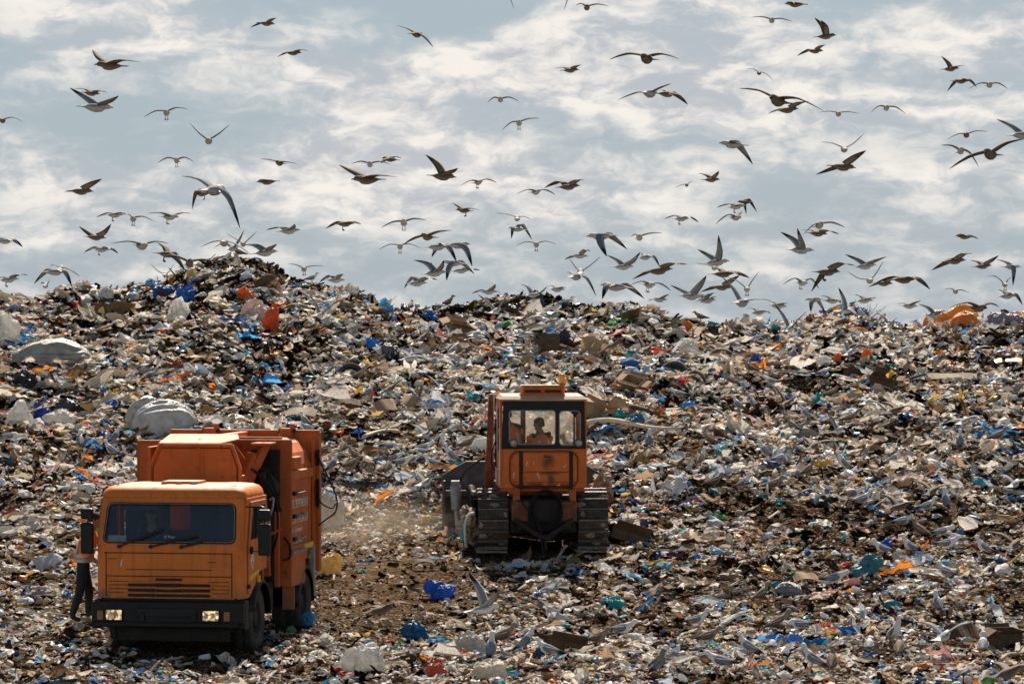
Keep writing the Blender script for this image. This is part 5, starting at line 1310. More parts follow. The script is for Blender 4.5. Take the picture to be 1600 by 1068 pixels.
def cardsheet(label, px, py, wpx, hpx, mat, rz, rx, curl=.5, name='cardboard_sheet', cat='cardboard'):
    s = hit(px, py).y / FPX; w, h = wpx * s, hpx * s; b = MB(); n = 10; top, bot = [], []
    for i in range(n + 1):
        t = i / n - .5; a = t * curl * 2; x = w * t * (1 - abs(curl) * .15); zz = -w * curl * .5 * (t * t) * 2
        top.append((x, zz))
    rings = [[(x, -h / 2, z), (x, h / 2, z + .02 * math.sin(i)), (x, h / 2, z + .02 + .02 * math.sin(i)), (x, -h / 2, z + .02)] for i, (x, z) in enumerate(top)]
    b.loft(rings, smooth=False); o = b.build(name, M[mat]); tag(o, label, cat); return at(o, px, py, .25 * h * math.sin(abs(rx)) + .12 + abs(curl) * w * .12, rz, rx)
cardsheet('brown board standing up on the upper slope left of the black bag', 856, 552, 42, 34, 'card_dark', .2, 1.1, .3)
cardsheet('curved brown cardboard on the slope above the white clearing', 606, 648, 40, 26, 'card', .4, .7, .9)
cardsheet('second curved cardboard right of the first above the clearing', 634, 640, 42, 24, 'card', -.7, .7, .8)
cardsheet('long greenish board lying on the right slope under the carton', 1486, 598, 108, 18, 'board', -.03, .5, .12, 'board', 'board')
cardsheet('yellow brown board on the right slope at the edge of the photo', 1580, 572, 54, 12, 'yellow', .1, .4, .2, 'board', 'board')
cardsheet('brown curled cardboard left of the right track, middle foreground', 662, 890, 40, 14, 'card_dark', .2, .3, .7)
cardsheet('dark curled cardboard standing in the lower right by the spread gull', 1505, 1004, 60, 26, 'card_dark', .2, .8, .6)
cardsheet('grey brown cardboard on the slope behind the tail of the truck', 470, 655, 52, 22, 'board', -.2, .5, .4)
cardsheet('olive dark mat on the slope right of the truck tail', 545, 640, 46, 18, 'card_dark', .2, .5, .6, 'mat', 'mat')
cardsheet('brown cardboard sheet tilted beside the tan cushion', 940, 628, 28, 18, 'card', 1.0, .8, .1)
cardsheet('tan board with a torn edge in the right foreground', 1260, 916, 44, 18, 'card', .1, .5, .6)
def tyre(label, px, py, rpx, rx, rz=0):
    s = hit(px, py).y / FPX; r = rpx * s; e = empty('old_tyre', (0, 0, 0)); tag(e, label, 'tyre'); at(e, px, py, r * .15, rz, rx)
    b = MB(); w = r * .34
    b.lathe([(r * .62, -w * .7), (r * .75, -w), (r * .94, -w), (r, -w * .6), (r, w * .6), (r * .94, w), (r * .75, w), (r * .62, w * .7), (r * .58, 0), (r * .62, -w * .7)], (0, 0, 0), (0, 0, 1), 32); b.build('tread', M['rubber'], e)
    b = MB(); b.tube([(r * .63 * math.cos(t), r * .63 * math.sin(t), w * .75) for t in [i * math.pi / 14 for i in range(28)]], r * .035, 6, closed=True); b.build('bead', M['black'], e)
    return e
tyre('black tyre standing half buried on the slope behind the truck', 548, 592, 21, 1.25, .15)
tyre('black tyre tilted on the heap behind the bulldozer', 1052, 590, 24, .9, -.5)
def branch(name, label, cat, p0, p1, rpx, mat, sag=.06, lift=.12):
    a, b = hit(*p0), hit(*p1); s = a.y / FPX
    c = (a + b) / 2; pts = []
    for i in range(9):
        t = i / 8; q = a.lerp(b, t) - c; q.z += lift + sag * math.sin(t * 7) + (b - a).length * .03 * math.sin(t * 3.1); q.y += .05 * math.sin(t * 5); pts.append(q)
    m = MB(); m.tube(pts, [rpx * s * (1.15 - .6 * i / 8) for i in range(9)], 8)
    m.tube([pts[5], pts[5] + Vector((.12, .02, .12)), pts[5] + Vector((.26, .0, .16))], [rpx * s * .5, rpx * s * .35, rpx * s * .2], 6)
    o = m.build(name, M[mat]); o.location = c; return tag(o, label, cat)
branch('branch', 'long pale stripped branch lying on the heap right of the bulldozer cab', 'branch', (918, 680), (1056, 692), 4, 'bark', .05, .3)
branch('branch', 'thin dark stick in the middle foreground left of the gulls', 'branch', (742, 962), (778, 984), 1.6, 'card_dark')
branch('plank', 'dark plank on the heap above the pale branch', 'plank', (985, 648), (1042, 668), 4, 'card_dark', 0, .2)
branch('pipe', 'pale pipe lying on the slope above the flock of gulls', 'pipe', (568, 690), (622, 680), 3, 'bark', 0, .12)
branch('branch', 'bent dark branch sticking up in the bottom right corner', 'branch', (1562, 1064), (1604, 1048), 3, 'board', .02, .3)
# dry weed on the right mound
def weed():
    g = hit(1352, 494); m = MB(); random.seed(3)
    for i in range(16):
        a = random.uniform(-.9, 1.2); l = random.uniform(.35, .75); p = Vector((random.uniform(-.15, .15), random.uniform(-.1, .1), 0)); q = p + Vector((l * math.sin(a), random.uniform(-.15, .15), l * math.cos(a)))
        m.tube([p, p.lerp(q, .5) + Vector((0, 0, .04)), q], [.010, .007, .003], 4)
        for k in (.5, .75): m.tube([p.lerp(q, k), p.lerp(q, k) + Vector((random.uniform(-.12, .12), 0, .10))], [.005, .003], 4)
    o = m.build('dry_weed', M['card_dark']); o.location = g; tag(o, 'tuft of dry weed stalks on top of the right mound', 'weed')
weed()
# ------------------------------------------------------------------ gulls
# bx,by body; lx,ly and rx,ry wing tips; bends of the wings; heading in degrees (0 right, 90 away, 180 left, 270 towards us); b brown bird, g legs hanging, t low over the tip
GF = """416 37 390 42 434 31 3 3 20 b|458 83 432 88 482 81 3 3 20 b|172 103 140 75 222 99 0 4 200 b|150 168 107 136 189 152 0 0 15 |142 146 114 138 170 146 3 3 20 b|4 188 -26 192 36 191 4 5 90 b|260 176 225 183 294 171 4 4 270 g|326 220 296 192 359 195 -2 -2 270 |276 251 246 255 304 254 5 5 270 g|437 255 406 248 466 257 1 1 250 b
418 284 411 282 425 282 1 1 180 bn|126 299 96 299 161 280 0 2 10 b|334 297 282 274 375 356 5 13 60 n|316 303 301 327 330 288 13 0 190 bg|179 336 149 339 200 336 4 3 20 g|208 342 199 335 241 346 2 4 270 g|265 339 230 334 296 333 3 3 330 g|149 371 122 353 175 350 -3 -3 5 b|8 377 -20 372 37 386 2 5 10 |158 390 130 394 186 396 5 5 15 g
221 384 174 381 261 380 4 4 300 |261 397 242 378 290 422 3 3 20 bg|296 411 255 399 341 410 3 3 280 b|258 429 236 413 272 412 -3 -3 90 |13 437 -12 436 46 430 3 4 20 g|86 425 51 443 115 447 10 10 20 n|95 419 77 415 125 432 2 2 90 |71 446 66 440 78 437 -1 -1 90 |350 379 313 386 392 398 3 3 90 |363 388 333 387 382 360 8 0 60 
380 381 353 364 402 361 0 0 90 |414 395 375 383 434 382 6 2 0 |451 361 415 359 462 351 4 0 0 |475 420 449 412 507 416 2 2 270 g|539 350 508 357 565 351 5 3 10 bg|631 348 595 356 666 344 3 3 270 g|668 370 629 382 708 360 2 2 240 b|625 385 592 390 658 388 4 4 270 g|725 329 706 316 751 329 2 2 200 bg|683 386 674 401 714 410 6 12 10 n
715 383 700 382 738 416 2 8 10 n|679 427 646 406 694 407 6 -2 5 n|709 411 698 438 741 428 2 8 170 n|720 423 708 425 750 422 2 2 0 |651 443 631 450 684 437 13 5 10 |524 438 498 441 538 429 8 4 0 |763 456 737 458 774 444 3 0 0 |808 341 774 333 830 343 2 2 90 |808 358 799 373 831 374 7 13 170 n|838 382 806 384 869 382 4 4 270 g
939 369 947 401 980 389 1 9 170 n|999 371 986 369 1035 364 2 2 270 |905 400 882 405 922 393 2 6 0 |907 425 890 404 938 401 -2 -2 90 |900 432 886 425 931 462 2 9 60 n|973 417 949 398 1000 394 2 -3 10 |1008 402 1003 395 1030 417 1 8 30 |1029 423 989 436 1073 413 3 5 10 bn|1014 445 983 446 1049 454 5 5 300 g|962 448 940 467 1007 466 9 9 170 n
832 461 813 444 855 447 5 -3 40 |774 486 747 460 794 455 1 -1 60 t|1064 342 1038 342 1091 348 5 5 20 g|1149 340 1117 351 1160 329 8 2 300 |1150 323 1120 324 1162 322 4 2 10 g|1164 316 1165 335 1183 331 8 10 170 bn|1119 410 1092 389 1122 368 0 -4 0 n|1116 418 1086 411 1128 424 1 1 90 |1130 428 1113 419 1170 434 3 4 10 b|1127 449 1095 456 1155 430 2 1 5 bn
1079 463 1049 445 1103 431 0 2 0 n|1100 469 1088 456 1116 458 2 4 0 |1167 451 1137 433 1186 424 3 1 90 g|1159 473 1130 433 1203 469 3 2 60 |1251 391 1221 362 1244 357 4 -6 0 n|1280 352 1254 367 1321 355 3 4 280 |1277 365 1253 359 1310 366 2 4 10 b|1292 425 1270 455 1334 415 8 7 10 bg|1253 442 1222 445 1281 451 8 10 300 g|1352 416 1322 397 1384 401 1 1 10 n
1359 438 1324 424 1380 408 -4 -3 90 |1380 443 1359 448 1396 436 2 2 0 b|1412 437 1369 442 1451 452 5 8 10 bn|1322 485 1310 449 1338 497 2 2 30 tn|1273 468 1265 487 1291 489 2 8 170 |1234 513 1211 476 1262 485 2 2 60 t|1389 508 1369 490 1400 497 6 2 60 t|1507 370 1492 369 1531 373 3 3 170 b|1491 408 1457 422 1516 397 2 5 0 b|1535 416 1518 406 1559 399 2 0 5 b
1580 417 1560 405 1581 446 2 6 0 n|1570 444 1542 432 1581 433 6 2 90 g|1573 463 1563 452 1595 476 2 9 0 |1493 455 1476 452 1514 458 2 2 270 |1528 481 1481 481 1565 479 7 5 300 b|1459 493 1437 475 1476 485 4 2 10 |1443 515 1423 503 1452 506 6 2 60 t|1206 32 1174 27 1238 34 2 2 270 |1243 7 1239 9 1250 7 2 3 180 bn|1290 57 1274 27 1281 34 3 3 0 b
1273 80 1246 87 1289 72 4 3 10 b|1186 114 1168 108 1208 126 3 3 90 b|1216 158 1157 137 1286 173 5 7 240 b|1230 172 1202 176 1265 159 3 3 10 b|1310 178 1279 176 1342 178 2 2 270 |1385 169 1361 176 1415 178 5 4 270 |1319 233 1283 222 1350 209 3 -3 90 |1316 261 1277 272 1352 236 2 3 10 b|1145 226 1152 222 1177 256 1 10 180 n|1111 281 1093 270 1122 268 2 1 0 b
1073 289 1054 294 1082 284 1 1 270 |1485 108 1473 87 1505 104 1 1 0 b|1501 127 1482 142 1524 137 7 6 10 b|1546 133 1514 139 1574 139 4 4 270 |1510 211 1480 218 1543 206 3 3 270 b|1501 236 1470 227 1529 261 3 6 270 |1548 241 1485 263 1600 218 4 4 245 b|1596 211 1560 185 1640 205 2 2 20 |651 54 619 39 677 75 2 2 60 b|790 -8 768 -28 803 14 2 2 90 b
895 -10 881 17 917 -30 2 2 270 b|917 12 900 8 951 10 3 3 270 b|1011 92 953 92 1060 94 6 5 250 b|891 110 866 106 908 103 2 2 0 b|782 156 762 160 811 159 4 4 270 |811 192 784 204 843 185 4 2 270 g|1015 146 966 155 1048 133 4 2 60 n|1042 147 1032 139 1074 164 2 4 10 b|610 249 596 256 628 247 1 3 190 b|578 257 549 256 610 257 3 3 270 
574 281 528 256 621 278 2 3 200 b|691 276 665 241 716 264 4 1 0 bn|747 285 719 291 776 285 4 4 300 g|888 292 851 293 913 282 7 4 0 b|837 300 806 304 868 304 4 4 300 |799 552 760 540 811 528 1 1 90 t|734 568 711 564 750 573 4 7 90 tg|689 606 662 583 713 591 2 2 90 t|746 505 731 500 764 522 2 6 60 t|743 521 722 526 774 536 2 6 60 t
844 496 816 507 869 508 4 6 120 t|661 526 645 535 683 508 1 1 60 tb|610 606 592 619 631 591 1 1 60 tb|904 501 897 480 935 489 2 3 60 t|1009 547 994 522 1047 529 1 3 60 tb|956 540 941 550 970 528 1 1 30 tb|1009 494 988 489 1033 505 2 4 30 t|1047 507 1033 505 1067 492 1 2 0 tb|1327 551 1315 523 1348 534 1 2 60 t|1309 672 1288 637 1341 658 1 2 60 t
1355 628 1332 628 1390 649 2 5 60 t|1229 630 1210 602 1252 616 1 2 60 tb|1460 560 1441 541 1474 549 2 1 60 t|1525 546 1516 516 1547 542 1 2 60 t|1558 593 1537 605 1581 602 3 5 60 t|1505 658 1470 665 1535 651 2 3 60 t|1271 696 1257 684 1306 688 1 2 60 tb|1085 581 1075 577 1103 602 2 4 30 tb|1474 994 1435 974 1525 970 6 6 60 t|1456 767 1431 752 1482 756 3 2 60 tb
1585 850 1544 831 1612 836 4 3 60 tb|1403 792 1379 773 1427 781 4 2 30 tb|1575 1050 1556 1040 1602 1034 2 4 30 tb|1585 756 1559 743 1606 750 4 2 60 t|756 951 732 893 777 918 2 0 10 t|594 953 559 961 644 942 5 6 30 tb|521 669 514 646 545 653 1 2 90 t|664 679 638 661 680 665 2 2 60 t|664 754 642 737 679 740 3 2 60 t|722 535 702 542 748 530 2 3 60 t
818 523 800 515 842 530 3 4 30 t|486 470 462 452 512 476 3 3 60 t|500 492 484 462 530 470 3 3 60 t|455 478 440 462 486 484 3 3 30 tb|1120 548 1102 540 1146 556 3 4 30 tb|1180 528 1160 516 1204 522 3 2 30 t|1335 540 1318 530 1360 548 3 3 30 tb|1400 640 1380 628 1424 634 2 2 30 tb|1105 640 1080 648 1130 650 4 4 30 tb|640 560 624 548 664 560 2 3 30 t|1105 470 1092 462 1118 464 2 2 20 |1215 478 1200 470 1230 474 2 2 10 |1030 468 1014 470 1044 460 3 2 30 |1300 470 1284 462 1312 474 2 3 10 |1420 478 1404 474 1436 470 2 2 20 |870 452 856 446 884 450 2 2 30 |1185 488 1168 482 1202 490 3 3 20 |1350 470 1338 460 1366 466 2 2 10 """
GS = """1092 726|1221 722|1397 728|1444 730|1317 734|1163 766|1210 767|1334 779|1349 792|1450 801|1478 794|1411 822|1437 841|1474 839|1497 850|1420 865|1482 859|1306 880|1306 914|1377 869|1536 867|1478 906|1465 957|1191 940|1092 983|1109 1009|1219 987|1247 991|1399 1004|1358 1022|1405 1030|1206 1026|1167 1026|1268 1047|1300 1051|1032 1052|1124 1047|1536 1028
802 988|788 1010|823 1017|767 1031|854 1031|937 1012|975 995|1029 1052|476 664|562 592|576 620|503 622|537 706|554 721|551 734|578 744|607 737|617 721|610 706|645 723|656 714|674 731|687 696|662 684|698 665|731 702|704 721|631 728|663 706|506 712|520 735
1014 698|1061 700|967 734|1094 726|1108 695|1238 674|1194 713|1218 723|1263 743|1165 765|1117 762|1113 678|1153 641|1176 636|1257 654|1005 630|1014 669|1033 690|1287 587|1170 581|1013 721|173 712|128 734|125 698|180 691|21 723|17 691|686 466|488 439|886 463|268 610|345 612|1094 500|1146 500|372 399|700 478|652 474|642 474
1240 560|1205 600|1140 600|1060 620|1300 620|1330 660|1420 700|1500 700|1560 690|1560 640"""
WHT, MAN, TIP, BEAK, LEG = (.72, .71, .69), (.20, .215, .245), (.012, .012, .013), (.55, .36, .05), (.42, .26, .20)
BRN, BRD, BRL = (.155, .115, .085), (.07, .052, .038), (.27, .215, .165)
def loft_np(rings, vs, fs):
    n = len(rings[0]); o = len(vs)
    for r in rings: vs.extend(r)
    for j in range(len(rings) - 1):
        for i in range(n): fs.append((o + j * n + i, o + j * n + (i + 1) % n, o + (j + 1) * n + (i + 1) % n, o + (j + 1) * n + i))
def tube_np(a, b, r0, r1, vs, fs, n=5):
    a, b = Vector(a), Vector(b); q = (b - a).to_track_quat('Z', 'Y').to_matrix()
    loft_np([[c + q @ Vector((r * math.cos(6.2832 * i / n), r * math.sin(6.2832 * i / n), 0)) for i in range(n)] for c, r in ((a, r0), (b, r1))], vs, fs)
def body_rings(C, h, side, up, n=10, tailw=.11, headlift=.018):
    S = [(.300, .003, .004, -.012), (.285, .009, .011, -.006), (.250, .013, .015, 0), (.240, .030, .032, .004), (.215, .044, .046, .010), (.185, .050, .051, .010), (.150, .053, .056, .004), (.105, .070, .072, 0), (.05, .078, .078, -.006), (-.02, .081, .077, -.008), (-.09, .069, .063, 0), (-.15, .052, .044, .006), (-.20, .044, .020, .010), (-.26, .070, .009, .010), (-.33, tailw, .005, .008), (-.335, tailw * .9, .002, .008)]
    return [[C + h * s + up * (oz + rz * math.sin(6.2832 * i / n) + (headlift if s > .13 else 0)) + side * (rx * math.cos(6.2832 * i / n)) for i in range(n)] for s, rx, rz, oz in S], S
def gull_mesh(name, vs, fs, cols):
    return np_mesh(name, np.array([tuple(v) for v in vs]), [np.array(fs)], np.array(cols), True)
def flying(name, DL, DR, bl, br, psi, brown, legs, pitch, rnd, low=False):
    h = Vector((math.cos(psi) * math.cos(pitch), math.sin(psi) * math.cos(pitch), math.sin(pitch)))
    up = (Vector((0, 0, 1)) - h * h.z).normalized(); rgt = h.cross(up)
    vs, fs, cols = [], [], []
    rings, S = body_rings(Vector((0, 0, 0)), h, rgt, up)
    loft_np(rings, vs, fs)
    for s, rx, rz, oz in S:
        for i in range(10):
            t = math.sin(6.2832 * i / 10)
            if s > .245: c = BEAK if not brown else BRD
            elif brown: c = BRD if s < -.25 else (BRN if t > -.2 else BRL)
            else: c = WHT if (s > .10 or s < -.17 or t < .3) else MAN
            k = rnd.uniform(.95, 1.05) * (1 if (brown or low) else .74); cols.append(tuple(x * k for x in c))  # grey birds against the sky tinted darker, imitating backlight
    for side, D, bend in ((-1, DL, bl), (1, DR, br)):
        lat = rgt if (rgt.x * side > 0) else -rgt
        if abs(rgt.x) < .3: lat = Vector((0, 1 if D.y > 0 else -1, 0))
        Sh = lat * .045 + h * .055 + up * .03
        T = D; W = Sh.lerp(T, .45) + Vector((0, 0, bend)) + h * .05
        span = (T - Sh)
        P = []
        for k in range(9):
            t = k / 8
            # two smooth arcs through the wrist
            a = Sh.lerp(W, min(1, t / .45)) if t < .45 else W.lerp(T, (t - .45) / .55)
            b = (1 - t) ** 2 * Sh + 2 * t * (1 - t) * (W * 2 - (Sh + T) / 2) + t * t * T
            P.append(a.lerp(b, .55))
        ch = [.165, .170, .164, .155, .142, .118, .092, .058, .012]
        rings = []
        for k, p in enumerate(P):
            d = (P[min(k + 1, 8)] - P[max(k - 1, 0)]).normalized()
            c = (-h - d * (-h).dot(d))
            if c.length < .15: c = -up - d * (-up).dot(d)
            c.normalize()
            nrm = d.cross(c); nrm = nrm if nrm.dot(up) > 0 else -nrm
            w = ch[k]; cam = .14 * w
            le = p - c * w * .30; rings.append([le, p - c * w * .05 + nrm * (cam + .010 * (1 - k / 9)), p + c * w * .35 + nrm * cam * .8, p + c * w * .70 - nrm * .002, p + c * w * .35 + nrm * (cam * .8 - .004), p - c * w * .05 + nrm * (cam - .012 * (1 - k / 9))])
        loft_np(rings, vs, fs)
        for k in range(9):
            for j in range(6):
                topside = j in (1, 2)
                if brown: c = BRD if (k >= 6 or j == 3) else (BRN if topside else BRL if j in (4, 5) and k < 4 else BRN)
                else:
                    c = MAN if topside or j == 0 else (.36, .355, .35)  # wing underside greyed in its colour to look backlit
                    if k >= 7 or (k == 6 and topside): c = TIP
                    elif j == 3: c = WHT
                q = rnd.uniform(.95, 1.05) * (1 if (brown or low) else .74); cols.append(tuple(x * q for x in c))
    if legs:
        for s in (-1, 1):
            a = rgt * s * .03 - up * .045 - h * .06; b = a - up * .11 - h * .02; o = len(vs)
            tube_np(a, b, .010, .007, vs, fs); tube_np(b, b + h * .05 - up * .025, .020, .024, vs, fs); cols += [LEG if not brown else BRD] * (len(vs) - o)
    return gull_mesh(name, vs, fs, cols)
def standing(name, brown, tilt, headup, fwd, rnd, crouch=0.0):
    """bird looking along +X, feet at the origin"""
    vs, fs, cols = [], [], []
    C = Vector((-.02, 0, .20 - crouch))
    h = Vector((math.cos(tilt), 0, math.sin(tilt))); up = Vector((-h.z, 0, h.x)); lat = Vector((0, -1, 0)); n = 10
    body = [(-.31, .006, .006, .045, 'tip'), (-.25, .024, .018, .036, 'tip'), (-.18, .048, .044, .020, 'wing'), (-.11, .074, .076, .004, 'wing'), (-.03, .092, .096, 0, 'wing'), (.05, .094, .102, 0, 'wing'), (.11, .078, .092, .016, 'w'), (.150, .056, .066, .042, 'w')]
    rings = []
    for s, rx, rz, oz, _ in body: rings.append([C + h * s + up * (oz + rz * math.sin(6.2832 * i / n)) + lat * rx * math.cos(6.2832 * i / n) for i in range(n)])
    nb = rings[-1]; nc = C + h * .155 + up * .035
    hd = nc + Vector((.035 + fwd, 0, headup)); m = nc.lerp(hd, .5) + Vector((.012, 0, 0))
    for c, r in ((m, .050), (hd + Vector((-.012, 0, -.02)), .045)): rings.append([c + Vector((.0, 0, 0)) + Vector((math.sin(6.2832 * i / n) * -.6 * r, -math.cos(6.2832 * i / n) * r, math.sin(6.2832 * i / n) * .8 * r)) for i in range(n)])
    for dx, r, dz in ((.0, .050, .0), (.032, .048, .002), (.058, .034, -.003), (.072, .017, -.008), (.080, .013, -.010), (.118, .010, -.013), (.136, .002, -.022)): rings.append([hd + Vector((dx, -math.cos(6.2832 * i / n) * r, dz + math.sin(6.2832 * i / n) * r)) for i in range(n)])
    loft_np(rings, vs, fs)
    kinds = [b[4] for b in body] + ['w', 'w', 'w', 'w', 'w', 'w', 'b', 'b', 'b']
    for k in kinds:
        for i in range(n):
            t = math.sin(6.2832 * i / n)
            if brown: c = BRD if k == 'tip' else (BRN if (k == 'wing' and t > -.3) else BRL if k != 'b' else TIP)
            else: c = TIP if k == 'tip' else (MAN if k == 'wing' and t > -.35 else BEAK if k == 'b' else WHT)
            q = rnd.uniform(.95, 1.05); cols.append(tuple(x * q for x in c))
    # folded wing edges
    for s in (-1, 1):
        o = len(vs); R_ = []
        for q, w, z in ((.10, .02, .01), (.04, .05, .0), (-.06, .055, -.004), (-.16, .045, .006), (-.26, .028, .018), (-.36, .006, .026)):
            y = s * ({.10: .074, .04: .096, -.06: .092, -.16: .064, -.26: .032, -.36: .014}[q])
            p = C + h * q + up * z + Vector((0, y, 0)); R_.append([p + up * w, p + Vector((0, s * .008, 0)), p - up * w, p - Vector((0, s * .012, 0))])
        loft_np(R_, vs, fs)
        for k in range(6):
            for j in range(4): cols.append((BRD if k > 3 else BRN) if brown else (TIP if k > 3 else (WHT if (j == 2 and k == 3) else MAN)))
        # tail feathers and legs
    o = len(vs); tail = [[C + h * q + up * z + lat * w * a + up * .004 * b for a, b in ((1, 0), (0, 1), (-1, 0), (0, -1))] for q, w, z in ((-.15, .03, .0), (-.24, .036, .006), (-.30, .042, .008))]
    loft_np(tail, vs, fs); cols += [WHT if not brown else BRD] * (len(vs) - o)
    if not crouch:
        for s in (-1, 1):
            o = len(vs); a = Vector((-.015, s * .03, .15)); b = Vector((0, s * .035, .012)); tube_np(a, b, .010, .007, vs, fs); tube_np(b + Vector((-.01, 0, 0)), b + Vector((.055, 0, -.008)), .006, .020, vs, fs); cols += [LEG] * (len(vs) - o)
    return gull_mesh(name, vs, fs, cols)
rnd = random.Random(21)
GULLS = []
def head_word(p):
    p %= 360
    return 'flying right' if p < 40 or p > 320 else 'flying away' if p < 140 else 'flying left' if p < 215 else 'coming closer'
ORD = ['leftmost', 'second', 'third', 'fourth', 'fifth', 'sixth', 'seventh', 'eighth', 'ninth', 'tenth', 'eleventh', 'twelfth']
NUM = ['', 'one', 'two', 'three', 'four', 'five', 'six', 'seven', 'eight', 'nine', 'ten', 'eleven', 'twelve']
def sky_zone(px, py):
    row = 'at the very top' if py < 125 else 'high' if py < 240 else 'midway' if py < 330 else 'low' if py < 420 else 'just over the skyline'
    col = 'left edge' if px < 120 else 'left ridge' if px < 250 else 'left peak' if px < 450 else 'peak shoulder' if px < 610 else 'middle ridge' if px < 780 else 'bulldozer' if px < 950 else 'bulldozer heap' if px < 1110 else 'ridge gap' if px < 1235 else 'right mound' if px < 1400 else 'orange sacks' if px < 1540 else 'right edge'
    if row == 'at the very top': return 'topmost, above the ' + col
    if row == 'just over the skyline': return 'skimming the ' + col
    return row + ' over the ' + col
def land_zone(px, py):
    row = 'skyline' if py < 510 else 'upper slope' if py < 600 else 'middle slope' if py < 680 else 'lower slope' if py < 780 else 'flat ground' if py < 930 else 'foreground'
    col = 'left of the truck' if px < 200 else 'behind the truck' if px < 500 else 'between the machines' if px < 700 else 'behind the bulldozer' if (px < 960 and py < 800) else 'before the bulldozer' if px < 960 else 'right of the bulldozer' if px < 1130 else 'right of centre' if px < 1300 else 'well right' if px < 1450 else 'far right'
    return 'on the ' + row + ' ' + col
for ent in GF.replace('\n', '|').split('|'):
    tk = ent.split(' ')
    bx, by, lx, ly, rx, ry, bl, br, psi = [float(v) for v in tk[:9]]; fl = tk[9] if len(tk) > 9 else ''
    lp = max(math.hypot(lx - bx, ly - by), math.hypot(rx - bx, ry - by))
    if 't' in fl:
        g = hit(bx, by + 14); Y = g.y - .9; Y = min(Y, .66 * FPX / lp)
    else: Y = min(150, max(50, .59 * FPX / lp))
    if psi % 180 in (0.0, 5.0, 10.0, 20.0, 170.0) and 't' not in fl and 'n' not in fl: Y = min(Y, 112)
    if bx == 418 or bx == 1243: Y = 92.0
    if by > 400 and 't' not in fl: Y = min(Y, 104)
    s = Y / FPX
    pos = Vector(((bx - 800) * s, Y, CAMZ - (by - HOR) * s))
    gz = tz(pos.x, pos.y)
    h = Vector((math.cos(R(psi)), math.sin(R(psi)), 0)); r_ = Vector((h.y, -h.x, 0))
    def disp(tx, ty, left):
        d = Vector(((tx - bx) * s, 0, -(ty - by) * s)); m = math.sqrt(max(0, .64 ** 2 - d.length_squared))
        if abs(r_.x) > .3:
            sd = r_ if (r_.x < 0) == left else -r_; sg = 1 if sd.y >= 0 else -1; m *= min(1, abs(sd.y) * 1.3 + .12)
        else:
            sg = (1 if left else -1) * (1 if h.x > 0 else -1); m *= .8
        d.y = sg * m; return d
    DL, DR = disp(lx, ly, True), disp(rx, ry, False)
    dark = 'b' in fl
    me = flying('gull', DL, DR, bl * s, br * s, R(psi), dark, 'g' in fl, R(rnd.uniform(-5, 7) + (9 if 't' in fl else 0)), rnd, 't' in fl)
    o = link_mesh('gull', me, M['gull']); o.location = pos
    up1, up2 = by - ly, by - ry; th = lp * .22
    if up1 > th and up2 > th: pose = 'wings raised'
    elif up1 < -th and up2 < -th: pose = 'wings pushed down'
    elif (up1 > th) != (up2 > th) and (up1 < -th or up2 < -th): pose = 'banking'
    elif bl + br > 7: pose = 'wings arched'
    else: pose = 'wings spread level'
    base = ('brown' if dark else 'grey') + ' gull, ' + pose + ', ' + head_word(psi) + (', legs hanging' if 'g' in fl else '')
    zone = land_zone(bx, by).replace('on the', 'over the') if 't' in fl else sky_zone(bx, by)
    GULLS.append((o, base, zone, bx, 'gulls flying over the landfill' if 't' not in fl else 'gulls flapping low over the rubbish'))
variants = []
for k in range(10):
    variants.append(standing('gull_standing', k in (3, 6, 9), R((16, 30, 8, 18, 38, 10, 24, 2, 28, 14)[k]), (.115, .13, .08, .10, .14, .06, .125, -.02, .135, .09)[k], (.02, .005, .04, .02, 0, .05, .01, .08, .0, .03)[k], rnd, .05 if k in (2, 5) else 0))
wordsF = {0: 'facing right', 1: 'facing away', 2: 'facing left', 3: 'facing us'}
for ent in GS.replace('\n', '|').split('|'):
    px, py = [float(v) for v in ent.split()]
    k = rnd.randrange(10); g = hit(px, py + 9)
    a = rnd.choice((0, 15, -25, 165, 190, 200, 80, 100, 40, 140, -60, -90, 0, 180))
    o = bpy.data.objects.new('gull', variants[k]); pass
    if not len(variants[k].materials): variants[k].materials.append(M['gull'])
    COL.objects.link(o); sc = rnd.uniform(.78, .92); o.scale = (sc, sc, sc)
    o.location = (g.x, g.y, g.z + .11); o.rotation_euler = (0, 0, R(a))
    w = wordsF[0 if abs(a) <= 45 else 1 if 45 < a < 135 else 2 if a >= 135 else 3]
    base = ('brown' if k in (3, 6, 9) else 'grey and white') + ' gull ' + ('crouching, ' if k in (2, 5) else 'standing, ') + w
    GULLS.append((o, base, land_zone(px, py), px, 'gulls standing on the rubbish'))
cells = {}
for q in GULLS: cells.setdefault((q[1], q[2]), []).append(q)
for (base, zone), L_ in cells.items():
    L_.sort(key=lambda q: q[3])
    for i, q in enumerate(L_):
        ordn = ''
        if len(L_) > 1: ordn = (', ' + ('rightmost' if i == len(L_) - 1 else ORD[i]))
        tag(q[0], base + ' ' + zone + ordn, 'gull', q[4])
